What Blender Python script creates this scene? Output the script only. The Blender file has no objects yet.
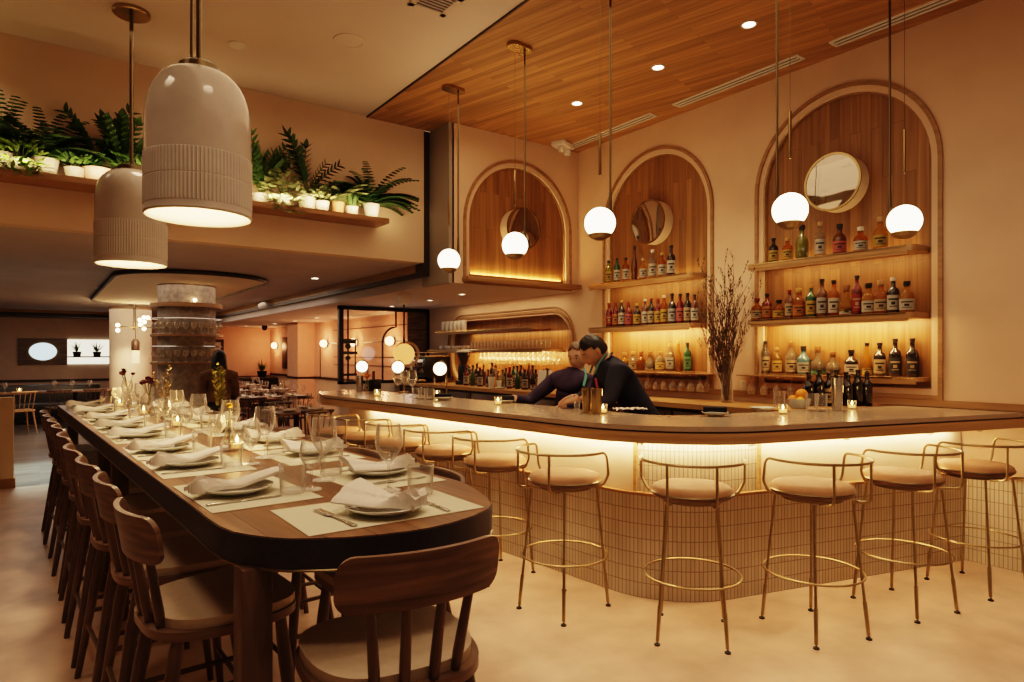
import bpy, bmesh, math, random
from mathutils import Vector, Matrix
random.seed(7)
S = bpy.context.scene
COL = S.collection
PI = math.pi
R = math.radians
# ------------------------------------------------------------ camera model (also used to measure the room)
F = 650.0
TH = R(36)
SN, CS = math.sin(TH), math.cos(TH)
EYE = 1.47
HY = 355.0


def ray(px, py):
    k = (px - 512) / F
    return Vector((SN + CS * k, CS - SN * k, (HY - py) / F))


def on_z(px, py, z):
    r = ray(px, py)
    return Vector((0, 0, EYE)) + r * ((z - EYE) / r.z)


def on_y(px, py, Y):
    r = ray(px, py)
    return Vector((0, 0, EYE)) + r * (Y / r.y)


def on_x(px, py, X):
    r = ray(px, py)
    return Vector((0, 0, EYE)) + r * (X / r.x)


def at_d(px, py, d):
    return Vector((0, 0, EYE)) + ray(px, py) * d


# ------------------------------------------------------------ materials
MATS = {}


def nodemat(name):
    m = bpy.data.materials.new(name)
    m.use_nodes = True
    nt = m.node_tree
    b = nt.nodes['Principled BSDF']
    MATS[name] = m
    return m, nt, b


def c4(c):
    return (c[0], c[1], c[2], 1.0)


def flat(name, col, rough=.5, metal=0, emit=None, es=0, trans=0, coat=0, noise=0, nscale=8, bump=0, spec=None, ior=None):
    m, nt, b = nodemat(name)
    b.inputs['Base Color'].default_value = c4(col)
    b.inputs['Roughness'].default_value = rough
    b.inputs['Metallic'].default_value = metal
    b.inputs['Transmission Weight'].default_value = trans
    b.inputs['Coat Weight'].default_value = coat
    if spec is not None:
        b.inputs['Specular IOR Level'].default_value = spec
    if ior:
        b.inputs['IOR'].default_value = ior
    if emit:
        b.inputs['Emission Color'].default_value = c4(emit)
        b.inputs['Emission Strength'].default_value = es
    if noise or bump:
        tc = nt.nodes.new('ShaderNodeTexCoord')
        n = nt.nodes.new('ShaderNodeTexNoise')
        n.inputs['Scale'].default_value = nscale
        n.inputs['Detail'].default_value = 6
        nt.links.new(tc.outputs['Object'], n.inputs['Vector'])
        if noise:
            cr = nt.nodes.new('ShaderNodeValToRGB')
            cr.color_ramp.elements[0].position = .3
            cr.color_ramp.elements[1].position = .7
            cr.color_ramp.elements[0].color = c4([v * (1 - noise) for v in col])
            cr.color_ramp.elements[1].color = c4([min(1, v * (1 + noise)) for v in col])
            nt.links.new(n.outputs['Fac'], cr.inputs['Fac'])
            nt.links.new(cr.outputs['Color'], b.inputs['Base Color'])
        if bump:
            bp = nt.nodes.new('ShaderNodeBump')
            bp.inputs['Strength'].default_value = bump
            bp.inputs['Distance'].default_value = .01
            nt.links.new(n.outputs['Fac'], bp.inputs['Height'])
            nt.links.new(bp.outputs['Normal'], b.inputs['Normal'])
    return m


def wood(name, dark, light, u='X', v='Y', rot=0, plank=None, rough=.45, grain=(1.5, 30), var=.35, gap=.35):
    """grain runs along u; plank = (length, width)"""
    m, nt, b = nodemat(name)
    L = nt.links
    tc = nt.nodes.new('ShaderNodeTexCoord')
    mp = nt.nodes.new('ShaderNodeMapping')
    mp.inputs['Rotation'].default_value = (0, 0, rot)
    L.new(tc.outputs['Object'], mp.inputs['Vector'])
    sp = nt.nodes.new('ShaderNodeSeparateXYZ')
    L.new(mp.outputs['Vector'], sp.inputs[0])
    cb = nt.nodes.new('ShaderNodeCombineXYZ')
    L.new(sp.outputs[u], cb.inputs[0])
    L.new(sp.outputs[v], cb.inputs[1])
    w = [a for a in 'XYZ' if a not in (u, v)][0]
    sc = nt.nodes.new('ShaderNodeVectorMath')
    sc.operation = 'MULTIPLY'
    sc.inputs[1].default_value = (grain[0], grain[1], 1)
    L.new(cb.outputs[0], sc.inputs[0])
    cb2 = nt.nodes.new('ShaderNodeVectorMath')
    cb2.operation = 'ADD'
    L.new(sc.outputs[0], cb2.inputs[0])
    n = nt.nodes.new('ShaderNodeTexNoise')
    n.inputs['Scale'].default_value = 1
    n.inputs['Detail'].default_value = 5
    n.inputs['Distortion'].default_value = .6
    cr = nt.nodes.new('ShaderNodeValToRGB')
    cr.color_ramp.elements[0].position = .3
    cr.color_ramp.elements[1].position = .72
    cr.color_ramp.elements[0].color = c4(dark)
    cr.color_ramp.elements[1].color = c4(light)
    L.new(n.outputs['Fac'], cr.inputs['Fac'])
    out = cr.outputs['Color']
    if plank:
        bk = nt.nodes.new('ShaderNodeTexBrick')
        bk.offset = .37
        bk.inputs['Color1'].default_value = (1 - var, 1 - var, 1 - var, 1)
        bk.inputs['Color2'].default_value = (1, 1, 1, 1)
        bk.inputs['Mortar'].default_value = (gap, gap, gap, 1)
        bk.inputs['Scale'].default_value = 1
        bk.inputs['Mortar Size'].default_value = .002
        bk.inputs['Brick Width'].default_value = plank[0]
        bk.inputs['Row Height'].default_value = plank[1]
        L.new(cb.outputs[0], bk.inputs['Vector'])
        mv = nt.nodes.new('ShaderNodeVectorMath')
        mv.operation = 'MULTIPLY'
        mv.inputs[1].default_value = (9, 9, 9)
        L.new(bk.outputs['Color'], mv.inputs[0])
        L.new(mv.outputs[0], cb2.inputs[1])
        mx = nt.nodes.new('ShaderNodeMix')
        mx.data_type = 'RGBA'
        mx.blend_type = 'MULTIPLY'
        mx.inputs[0].default_value = 1
        L.new(out, mx.inputs[6])
        L.new(bk.outputs['Color'], mx.inputs[7])
        out = mx.outputs[2]
    L.new(cb2.outputs[0], n.inputs['Vector'])
    L.new(out, b.inputs['Base Color'])
    b.inputs['Roughness'].default_value = rough
    return m


def tile_mat(name, col, mortar):
    m, nt, b = nodemat(name)
    L = nt.links
    uv = nt.nodes.new('ShaderNodeUVMap')
    uv.uv_map = 'UVMap'
    bk = nt.nodes.new('ShaderNodeTexBrick')
    bk.offset = 0
    bk.inputs['Color1'].default_value = c4([v * .86 for v in col])
    bk.inputs['Color2'].default_value = c4(col)
    bk.inputs['Mortar'].default_value = c4(mortar)
    bk.inputs['Scale'].default_value = 1
    bk.inputs['Mortar Size'].default_value = .0028
    bk.inputs['Mortar Smooth'].default_value = .15
    bk.inputs['Brick Width'].default_value = .026
    bk.inputs['Row Height'].default_value = .089
    L.new(uv.outputs[0], bk.inputs['Vector'])
    L.new(bk.outputs['Color'], b.inputs['Base Color'])
    bp = nt.nodes.new('ShaderNodeBump')
    bp.invert = True
    bp.inputs['Strength'].default_value = .6
    bp.inputs['Distance'].default_value = .004
    L.new(bk.outputs['Fac'], bp.inputs['Height'])
    L.new(bp.outputs['Normal'], b.inputs['Normal'])
    b.inputs['Roughness'].default_value = .25
    return m


def glass_mat(name, tint=(1, 1, 1), ior=1.45, extra=.0, rim_white=.6):
    """thin clear glass: sees through, brighter towards grazing edges"""
    m = bpy.data.materials.new(name)
    m.use_nodes = True
    nt = m.node_tree
    nt.nodes.clear()
    o = nt.nodes.new('ShaderNodeOutputMaterial')
    t = nt.nodes.new('ShaderNodeBsdfTransparent')
    t.inputs[0].default_value = c4(tint)
    g = nt.nodes.new('ShaderNodeBsdfGlossy')
    g.inputs['Roughness'].default_value = .06
    df = nt.nodes.new('ShaderNodeBsdfDiffuse')
    df.inputs[0].default_value = (.85, .80, .74, 1)  # pale diffuse painted into the rims as caught light
    gm = nt.nodes.new('ShaderNodeMixShader')
    gm.inputs[0].default_value = rim_white
    nt.links.new(g.outputs[0], gm.inputs[1])
    nt.links.new(df.outputs[0], gm.inputs[2])
    f0 = nt.nodes.new('ShaderNodeLayerWeight')
    f0.inputs['Blend'].default_value = .5
    f = nt.nodes.new('ShaderNodeMath')
    f.operation = 'POWER'
    f.inputs[1].default_value = 1.9
    nt.links.new(f0.outputs['Facing'], f.inputs[0])
    ad = nt.nodes.new('ShaderNodeMath')
    ad.operation = 'MULTIPLY_ADD'
    ad.use_clamp = True
    ad.inputs[1].default_value = .95
    ad.inputs[2].default_value = extra + .03
    mx = nt.nodes.new('ShaderNodeMixShader')
    nt.links.new(f.outputs[0], ad.inputs[0])
    nt.links.new(ad.outputs[0], mx.inputs[0])
    nt.links.new(t.outputs[0], mx.inputs[1])
    nt.links.new(gm.outputs[0], mx.inputs[2])
    nt.links.new(mx.outputs[0], o.inputs[0])
    MATS[name] = m
    return m


def emis(name, col, s):
    m = bpy.data.materials.new(name)
    m.use_nodes = True
    nt = m.node_tree
    nt.nodes.clear()
    o = nt.nodes.new('ShaderNodeOutputMaterial')
    e = nt.nodes.new('ShaderNodeEmission')
    e.inputs[0].default_value = c4(col)
    e.inputs[1].default_value = s
    nt.links.new(e.outputs[0], o.inputs[0])
    MATS[name] = m
    return m


plaster = flat('plaster', (.69, .50, .355), .85, noise=.05, nscale=3, bump=.08)
plaster_l = flat('plaster_light', (.80, .66, .50), .8, noise=.04, nscale=4)
ceil_white = flat('ceiling_white', (.66, .575, .50), .9, noise=.04, nscale=1.2)
ceil_rear = flat('ceiling_rear', (.50, .445, .44), .85, noise=.06, nscale=2)
ceil_alc = flat('ceiling_alcove', (.56, .50, .48), .8)
soffit_m = flat('soffit_plaster', (.68, .51, .365), .85, noise=.05, nscale=2, bump=.08)
shaded_strip = flat('shaded_return', (.33, .29, .25), .8)  # wall return greyed: its shade is put into the colour
dark_trim = flat('dark_trim', (.035, .022, .016), .45)
rear_wall = flat('rear_wall', (.62, .50, .42), .85, noise=.04)
orange_wall = flat('orange_wall', (.72, .46, .345), .8, noise=.04)
concrete = flat('concrete_column', (.40, .34, .28), .9, noise=.3, nscale=14, bump=.5)
floor_m = flat('floor_concrete', (.56, .40, .295), .38, noise=.2, nscale=3.4, spec=.35)
plank_floor = wood('floor_planks', (.18, .15, .13), (.34, .29, .25), 'X', 'Y', 0, (1.2, .14), .3, (1.2, 12))
wood_ceil = wood('wood_ceiling', (.36, .185, .072), (.60, .335, .142), 'Y', 'X', R(-14.5), (1.3, .062), .55, (1.2, 26), .4, .55)
wood_panel_x = wood('wood_panel_right', (.24, .118, .045), (.41, .215, .086), 'Z', 'Y', 0, (1.1, .085), .45, (1.2, 24), .3, .55)
wood_panel_y = wood('wood_panel_back', (.26, .128, .048), (.43, .225, .09), 'Z', 'X', 0, (1.1, .085), .45, (1.2, 24), .3, .55)
wood_trim = wood('wood_trim', (.27, .15, .07), (.40, .235, .115), 'Y', 'Z', 0, None, .45, (2, 20))
wood_shelf = wood('wood_shelf', (.30, .165, .07), (.46, .27, .12), 'Y', 'Z', 0, None, .4, (2, 30))
wood_shelf_x = wood('wood_shelf_x', (.26, .14, .06), (.40, .22, .10), 'X', 'Z', 0, None, .45, (2, 30))
wood_bar = wood('wood_bar_edge', (.34, .20, .09), (.50, .32, .16), 'Y', 'Z', 0, None, .35, (2, 40))
walnut = wood('walnut', (.065, .036, .024), (.15, .085, .055), 'Z', 'X', 0, None, .38, (3, 26))
walnut_h = wood('walnut_back', (.055, .030, .021), (.225, .135, .09), 'X', 'Z', 0, None, .34, (3, 34))
table_wood = wood('table_wood', (.15, .072, .034), (.30, .155, .075), 'Y', 'X', 0, (2.4, .115), .38, (1.5, 22), .25, .25)
pale_wood = wood('pale_wood', (.40, .24, .12), (.58, .37, .20), 'Z', 'X', 0, None, .5, (2, 20))
dark_band = flat('table_band', (.026, .026, .040), .42, noise=.2, nscale=60)
stone = flat('bar_stone', (.40, .305, .225), .2, noise=.04, nscale=22, spec=.6)
leather_shaded = flat('seat_side_shaded', (.13, .07, .04), .5)  # shade on the lower seat, painted in as darker brown leather
brass = flat('brass', (.36, .28, .16), .36, 1, noise=.1, nscale=30)
brass_d = flat('brass_dark', (.16, .125, .075), .35, 1)
brass_b = flat('brass_bright', (.42, .32, .17), .22, 1)
leather = flat('tan_leather', (.36, .20, .11), .68, noise=.1, nscale=10, spec=.15)
cushion_m = flat('taupe_cushion', (.46, .36, .265), .6, noise=.06, nscale=40)
tile = tile_mat('finger_tile', (.68, .60, .47), (.33, .27, .19))
white_cer = flat('white_ceramic', (.78, .74, .68), .25)
cream_cer = flat('pale_plate', (.66, .66, .60), .22)
linen = flat('linen', (.74, .68, .62), .9, noise=.04, nscale=60)
paper = flat('placemat_paper', (.63, .60, .47), .9)
steel = flat('steel', (.62, .60, .57), .22, 1)
chrome = flat('chrome', (.72, .70, .68), .08, 1)
glass = glass_mat('clear_glass', (.985, .98, .97), 1.5, .035)
glass_t = glass_mat('vase_glass', (.9, .88, .84), 1.5, .03)
pane_m = glass_mat('pane_glass', (.97, .95, .93), 1.35, 0, 0)
mirror_m = flat('mirror', (.50, .46, .41), .03, 1)
navy = flat('navy_cloth', (.017, .019, .040), .85, noise=.2, nscale=20)
purple = flat('purple_cloth', (.045, .030, .072), .85, noise=.2, nscale=20)
black_m = flat('black', (.012, .011, .011), .4)
char_m = flat('charcoal_napkins', (.02, .02, .028), .9)
black_l = flat('black_leather', (.02, .018, .018), .35)
skin_m = flat('skin', (.50, .28, .18), .5)
skin_l = flat('skin_light', (.60, .36, .25), .5)
hair_k = flat('hair_black', (.012, .009, .008), .45)
hair_b = flat('hair_brown', (.13, .07, .035), .5)
eye_w = flat('eye_white', (.75, .72, .68), .3)
lip_m = flat('lips', (.42, .16, .13), .5)
coat_br = flat('brown_coat', (.22, .13, .07), .9, noise=.2, nscale=12)
teal_m = flat('teal_strap', (.14, .42, .40), .8)
pink_m = flat('pink_strap', (.55, .09, .17), .8)
pot_white = flat('white_pot', (.56, .50, .43), .5)
terra = flat('terracotta', (.60, .32, .17), .7)
pink_pot = flat('blush_pot', (.72, .52, .42), .6)
leaf_d = flat('leaf_dark', (.042, .098, .030), .45, noise=.4, nscale=9)
leaf_m = flat('leaf_mid', (.075, .17, .04), .5, noise=.35, nscale=9)
leaf_y = flat('leaf_bright', (.20, .34, .05), .5, noise=.3, nscale=9)
leaf_v = flat('leaf_variegated', (.34, .40, .20), .5, noise=.4, nscale=30)
stem_m = flat('stem', (.10, .13, .035), .6)
twig_m = flat('twig', (.10, .065, .04), .8)
soil = flat('soil', (.03, .02, .014), .95)
globe_m = emis('globe_glow', (1.0, .82, .58), 4.5)
sconce_m = emis('sconce_glow', (1.0, .58, .28), 5)
bulb_m = emis('bulb_glow', (1.0, .66, .34), 12)
down_m = emis('downlight_glow', (1.0, .84, .62), 9)
flame_m = emis('flame_glow', (1.0, .62, .24), 26)
led_m = emis('led_strip_glow', (1.0, .66, .34), 62)
led_w = emis('led_strip_soft', (1.0, .58, .25), 5)
window_m = emis('window_glow', (1.0, .88, .66), 1.2)
lampdisc_m = emis('lamp_disc_glow', (1.0, .86, .62), 4)


def bell_mat():
    m, nt, b = nodemat('ribbed_glaze')
    L = nt.links
    tc = nt.nodes.new('ShaderNodeTexCoord')
    sp = nt.nodes.new('ShaderNodeSeparateXYZ')
    L.new(tc.outputs['Object'], sp.inputs[0])

    def M(op, a, bb=None, clamp=False):
        n = nt.nodes.new('ShaderNodeMath')
        n.operation = op
        n.use_clamp = clamp
        for i, q in enumerate((a, bb)):
            if q is None:
                continue
            if isinstance(q, (int, float)):
                n.inputs[i].default_value = q
            else:
                L.new(q, n.inputs[i])
        return n.outputs[0]
    ang = M('ARCTAN2', sp.outputs['X'], sp.outputs['Y'])
    rib = M('SINE', M('MULTIPLY', ang, 84))
    z = sp.outputs['Z']
    b1 = M('MULTIPLY', M('GREATER_THAN', z, .25), M('LESS_THAN', z, .375))
    b2 = M('MULTIPLY', M('GREATER_THAN', z, .05), M('LESS_THAN', z, .235))
    band = M('ADD', b1, b2)
    hgt = M('MULTIPLY', M('GREATER_THAN', rib, .35), M('MULTIPLY', band, 0))
    bp = nt.nodes.new('ShaderNodeBump')
    bp.inputs['Strength'].default_value = 1
    bp.inputs['Distance'].default_value = .016
    L.new(hgt, bp.inputs['Height'])
    L.new(bp.outputs['Normal'], b.inputs['Normal'])
    n = nt.nodes.new('ShaderNodeTexNoise')
    n.inputs['Scale'].default_value = 7
    n.inputs['Detail'].default_value = 7
    L.new(tc.outputs['Object'], n.inputs['Vector'])
    cr = nt.nodes.new('ShaderNodeValToRGB')
    cr.color_ramp.elements[0].color = (.40, .355, .32, 1)
    cr.color_ramp.elements[1].color = (.57, .52, .475, 1)
    L.new(n.outputs['Fac'], cr.inputs['Fac'])
    L.new(cr.outputs['Color'], b.inputs['Base Color'])
    top = M('GREATER_THAN', z, .30)
    rr = M('SUBTRACT', .42, M('MULTIPLY', top, .30))
    L.new(rr, b.inputs['Roughness'])
    return m


bell_m = bell_mat()
bell_in = flat('bell_inside', (.85, .74, .58), .7)


# ------------------------------------------------------------ mesh helpers
def BM():
    return bmesh.new()


def box(bm, x0, x1, y0, y1, z0, z1, bev=0, M=None, seg=2):
    vs = [bm.verts.new((x, y, z)) for x in (x0, x1) for y in (y0, y1) for z in (z0, z1)]
    q = [(0, 1, 3, 2), (4, 6, 7, 5), (0, 4, 5, 1), (2, 3, 7, 6), (0, 2, 6, 4), (1, 5, 7, 3)]
    fs = [bm.faces.new([vs[i] for i in f]) for f in q]
    geo = vs
    if bev:
        es = list({e for f in fs for e in f.edges})
        r = bmesh.ops.bevel(bm, geom=es, offset=bev, segments=seg, affect='EDGES', profile=.5)
        geo = list({v for f in r['faces'] for v in f.verts} | {v for v in vs if v.is_valid})
    if M:
        for v in geo:
            v.co = M @ v.co
    return bm


def tube(bm, pts, r, seg=8, closed=False):
    pts = [Vector(p) for p in pts]
    n = len(pts)
    rr = r if isinstance(r, (list, tuple)) else [r] * n
    rings = []
    prev = None
    for i, p in enumerate(pts):
        if closed:
            t = (pts[(i + 1) % n] - pts[i - 1]).normalized()
        else:
            a = pts[max(0, i - 1)]
            c = pts[min(n - 1, i + 1)]
            t = (c - a).normalized()
        if prev is None:
            u = t.orthogonal().normalized()
        else:
            u = (prev - t * prev.dot(t))
            u = u.normalized() if u.length > 1e-6 else t.orthogonal().normalized()
        prev = u
        w = t.cross(u)
        rings.append([bm.verts.new(p + (u * math.cos(2 * PI * k / seg) + w * math.sin(2 * PI * k / seg)) * rr[i]) for k in range(seg)])
    m = n if closed else n - 1
    for i in range(m):
        A, B = rings[i], rings[(i + 1) % n]
        for k in range(seg):
            bm.faces.new((A[k], A[(k + 1) % seg], B[(k + 1) % seg], B[k]))
    if not closed:
        bm.faces.new(rings[0][::-1])
        bm.faces.new(rings[-1])
    return bm


def lathe(bm, prof, seg=24, o=(0, 0, 0), a0=0, a1=2 * PI, M=None):
    full = abs(a1 - a0 - 2 * PI) < 1e-6
    o = Vector(o)
    rows = []
    cnt = seg if full else seg + 1
    T = M or Matrix.Identity(4)
    for r, z in prof:
        if r < 1e-6:
            rows.append([bm.verts.new(T @ (o + Vector((0, 0, z))))])
        else:
            rows.append([bm.verts.new(T @ (o + Vector((r * math.cos(a0 + (a1 - a0) * k / seg), r * math.sin(a0 + (a1 - a0) * k / seg), z)))) for k in range(cnt)])
    for A, B in zip(rows, rows[1:]):
        for k in range(seg):
            k2 = (k + 1) % cnt
            if len(A) == 1 and len(B) == 1:
                continue
            if len(A) == 1:
                bm.faces.new((A[0], B[k2], B[k]))
            elif len(B) == 1:
                bm.faces.new((A[k], A[k2], B[0]))
            else:
                bm.faces.new((A[k], A[k2], B[k2], B[k]))
    return bm


def prism(bm, pts, z0, z1, M=None):
    T = M or Matrix.Identity(4)
    a = [bm.verts.new(T @ Vector((p[0], p[1], z0))) for p in pts]
    b = [bm.verts.new(T @ Vector((p[0], p[1], z1))) for p in pts]
    bm.faces.new(a[::-1])
    bm.faces.new(b)
    n = len(pts)
    for i in range(n):
        j = (i + 1) % n
        bm.faces.new((a[i], a[j], b[j], b[i]))
    return bm


def ball(bm, c, r, sx=1, sy=1, sz=1, seg=16, M=None):
    res = bmesh.ops.create_uvsphere(bm, u_segments=seg, v_segments=max(6, seg // 2 + 2), radius=r)
    for v in res['verts']:
        q = Vector((v.co.x * sx, v.co.y * sy, v.co.z * sz))
        if M:
            q = M @ q
        v.co = q + Vector(c)
    return bm


def fillet(pts, rad, n=6, closed=False):
    pts = [Vector(p) for p in pts]
    out = []
    N = len(pts)
    for i, p in enumerate(pts):
        if not closed and i in (0, N - 1):
            out.append(p)
            continue
        a = (pts[i - 1] - p)
        b = (pts[(i + 1) % N] - p)
        la, lb = a.length, b.length
        a.normalize()
        b.normalize()
        ang = a.angle(b)
        r = rad[i] if isinstance(rad, (list, tuple)) else rad
        t = min(r / math.tan(ang / 2), la * .49, lb * .49)
        s, e = p + a * t, p + b * t
        rr = t * math.tan(ang / 2)
        cen = p + (a + b).normalized() * (rr / math.sin(ang / 2))
        v0, v1 = s - cen, e - cen
        tot = v0.angle(v1) if v0.length > 1e-7 else 0
        for k in range(n + 1):
            f = k / n
            if tot < 1e-5:
                out.append(s.lerp(e, f))
            else:
                q = (v0 * math.sin((1 - f) * tot) + v1 * math.sin(f * tot)) / math.sin(tot)
                out.append(cen + q)
    return out


def offset2(pts, d):
    """offset an open 2D polyline to its left by d"""
    out = []
    n = len(pts)
    for i in range(n):
        ts = []
        if i > 0:
            ts.append((Vector(pts[i][:2]) - Vector(pts[i - 1][:2])).normalized())
        if i < n - 1:
            ts.append((Vector(pts[i + 1][:2]) - Vector(pts[i][:2])).normalized())
        t = sum(ts, Vector((0, 0))).normalized()
        nn = Vector((-t.y, t.x))
        k = 1 / max(.3, nn.dot(Vector((-ts[0].y, ts[0].x))))
        out.append(Vector(pts[i][:2]) + nn * d * k)
    return out


def new(name, bm, mat, parent=None, loc=None, smooth=True, angle=38, rotz=None):
    me = bpy.data.meshes.new(name)
    bmesh.ops.recalc_face_normals(bm, faces=bm.faces)
    bm.to_mesh(me)
    bm.free()
    for m in (mat if isinstance(mat, (list, tuple)) else [mat]):
        me.materials.append(m)
    if smooth:
        me.polygons.foreach_set('use_smooth', [True] * len(me.polygons))
        me.set_sharp_from_angle(angle=R(angle))
    o = bpy.data.objects.new(name, me)
    COL.objects.link(o)
    if parent:
        o.parent = parent
    if loc is not None:
        o.location = loc
    if rotz is not None:
        o.rotation_euler = (0, 0, rotz)
    return o


LABELS = {}


def tag(o, label, cat, group=None, kind=None):
    o['label'] = label
    o['category'] = cat
    if group:
        o['group'] = group
    if kind:
        o['kind'] = kind
    return o


def thing(name, label, cat, loc=(0, 0, 0), rotz=0, group=None):
    o = bpy.data.objects.new(name, None)
    o.empty_display_size = .1
    COL.objects.link(o)
    o.location = loc
    o.rotation_euler = (0, 0, rotz)
    return tag(o, label, cat, group)


KIDS = {}


def kids(o):
    return [c for c in o.children]


def dup(o, loc, rotz=0, label=None, group=None, scale=None):
    c = o.copy()
    COL.objects.link(c)
    c.location = loc
    c.rotation_euler = (0, 0, rotz)
    if scale:
        c.scale = scale
    if label:
        c['label'] = label
    if group:
        c['group'] = group
    for ch in kids(o):
        d = ch.copy()
        COL.objects.link(d)
        d.parent = c
        for g in kids(ch):
            e = g.copy()
            COL.objects.link(e)
            e.parent = d
    return c


def struct(name, bm, mat, smooth=False):
    o = new(name, bm, mat, smooth=smooth)
    o['kind'] = 'structure'
    return o


ORD = ['first', 'second', 'third', 'fourth', 'fifth', 'sixth', 'seventh', 'eighth', 'ninth', 'tenth', 'eleventh', 'twelfth', 'thirteenth', 'fourteenth', 'fifteenth', 'sixteenth', 'seventeenth', 'eighteenth', 'nineteenth', 'twentieth', 'twenty-first', 'twenty-second', 'twenty-third', 'twenty-fourth', 'twenty-fifth', 'twenty-sixth']


def light(kind, loc, energy, col=(1, .70, .46), size=.1, target=None, spot=None, blend=.6, sy=None, shape=None):
    l = bpy.data.lights.new(kind.lower() + '_lamp', kind)
    l.energy = energy
    l.color = col
    if kind == 'AREA':
        l.size = size
        if sy:
            l.shape = 'RECTANGLE'
            l.size_y = sy
    elif kind in ('POINT', 'SPOT'):
        l.shadow_soft_size = size
    if kind == 'SPOT':
        l.spot_size = R(spot or 70)
        l.spot_blend = blend
    o = bpy.data.objects.new(kind.lower() + '_lamp', l)
    COL.objects.link(o)
    o.location = loc
    if target is not None:
        d = Vector(target) - Vector(loc)
        o.rotation_euler = d.to_track_quat('-Z', 'Y').to_euler()
    return o


# ------------------------------------------------------------ camera
cam = bpy.data.cameras.new('camera')
cam.sensor_width = 36
cam.lens = F / 1024 * 36
cam.shift_y = 14 / 1024
cam.clip_start = .05
co = bpy.data.objects.new('camera', cam)
COL.objects.link(co)
co.location = (0, 0, EYE)
co.rotation_euler = (R(90), 0, -TH)
S.camera = co
# ============================================================ THE ROOM
CZ = 3.99        # ceiling height of the bar room
WX = 5.40        # right-hand wall
BY = 6.05        # back wall over the alcove
SY = 6.45        # soffit with the plant shelf
RZ = 2.5         # rear ceiling
AZ = 2.25        # alcove ceiling
RY = 19.3        # far wall

bm = BM()
box(bm, -6, 8, -5, 9.07, -.1, 0)
struct('floor', bm, floor_m)
bm = BM()
box(bm, -6, 8, 9.07, RY + .2, -.1, -.001)
struct('floor_planks', bm, plank_floor)
bm = BM()
box(bm, -6, 2.79, -5, SY, CZ, CZ + .1)
struct('ceiling', bm, ceil_white)
bm = BM()
box(bm, 2.80, WX + .2, -5, SY, CZ - .012, CZ + .1)
struct('ceiling_wood', bm, wood_ceil)
bm = BM()
box(bm, 2.787, 2.80, -5, SY, CZ - .016, CZ + .05)
struct('trim_1', bm, dark_trim)
# soffit
bm = BM()
box(bm, -6, 3.47, SY, SY + .15, RZ, CZ)
struct('wall_soffit', bm, soffit_m)
bm = BM()
box(bm, 3.47, 3.55, SY + .02, SY + .2, RZ - .14, CZ - .012)
box(bm, 3.49, 3.55, SY + .2, RY, RZ - .14, RZ - .09)
struct('trim_2', bm, dark_trim)
bm = BM()
box(bm, 3.555, 3.62, BY, SY + .2, AZ, CZ - .012)
struct('wall_return', bm, shaded_strip)
# rear ceilings
bm = BM()
box(bm, -6, 3.49, SY + .15, RY, RZ, RZ + .1)
struct('ceiling_rear', bm, ceil_rear)
bm = BM()
box(bm, 3.62, WX, BY + .005, RY, AZ, AZ + .06)
struct('ceiling_alcove', bm, ceil_alc)
bm = BM()
box(bm, 3.56, 3.62, SY + .2, RY, AZ, RZ - .12)
struct('trim_3', bm, ceil_alc)
bm = BM()
box(bm, 3.50, 3.56, SY + .2, RY, RZ - .09, RZ + .02)
struct('trim_4', bm, wood_shelf)
# far wall and its dark head beam
bm = BM()
box(bm, -6, 3.6, RY, RY + .2, 0, RZ)
struct('wall_back', bm, rear_wall)
bm = BM()
box(bm, 3.6, WX + .2, RY, RY + .2, 0, RZ)
struct('wall_back_orange', bm, orange_wall)
bm = BM()
box(bm, -6, 2.2, RY - .9, RY - .02, 2.36, RZ)
struct('trim_5', bm, dark_trim)
bm = BM()
box(bm, -6, 2.2, RY - 1.0, RY - .9, 2.44, RZ)
struct('trim_6', bm, wood_shelf_x)
bm = BM()
box(bm, -6, WX, RY - .03, RY, .82, .88)
struct('baseboard_back', bm, dark_trim)
bm = BM()
box(bm, -6.2, -6, -5, RY + .2, 0, CZ)
struct('wall_left', bm, rear_wall)

# outlines shared by wall openings and niches: local (u, z)
ARW = .72


def arch(c, w, z0, zs, n=28):
    return [(c - w, z0), (c + w, z0)] + [(c + w * math.cos(PI * i / n), zs + w * math.sin(PI * i / n)) for i in range(n + 1)]


def rrect(u0, u1, z0, z1, r, n=8):
    P = fillet([(u0, z0, 0), (u1, z0, 0), (u1, z1, 0), (u0, z1, 0)], r, n, True)
    return [(p.x, p.y) for p in P]


def wall_with_holes(name, outer, holes, to3, mat):
    bm = BM()
    es = []
    for loop in [outer] + holes:
        vs = [bm.verts.new(to3(*p)) for p in loop]
        es += [bm.edges.new((vs[i], vs[(i + 1) % len(vs)])) for i in range(len(vs))]
    bmesh.ops.triangle_fill(bm, use_beauty=True, use_dissolve=False, edges=es)
    return struct(name, bm, mat)


A3, A2, A1 = 2.79, 4.81, 4.515      # arch centres (Y, Y, X)
ZB, ZS = 1.215, 2.94
X3 = lambda u, z: Vector((WX, u, z))
Y3 = lambda u, z: Vector((u, BY, z))
NI = (6.17, 9.1, 1.06, 2.0)         # long niche by the espresso bar
holes = [arch(A3, .70, ZB, ZS), arch(A2, .70, ZB, ZS), rrect(NI[0], NI[1], NI[2], NI[3], .36)]
wall_with_holes('wall_right', [(-5, 0), (RY, 0), (RY, CZ), (-5, CZ)], holes, X3, plaster)
A1B = 2.27
wall_with_holes('wall_alcove_head', [(3.6, AZ), (WX, AZ), (WX, CZ), (3.6, CZ)], [arch(A1, .70, A1B + .06, ZS)], Y3, plaster)


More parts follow.
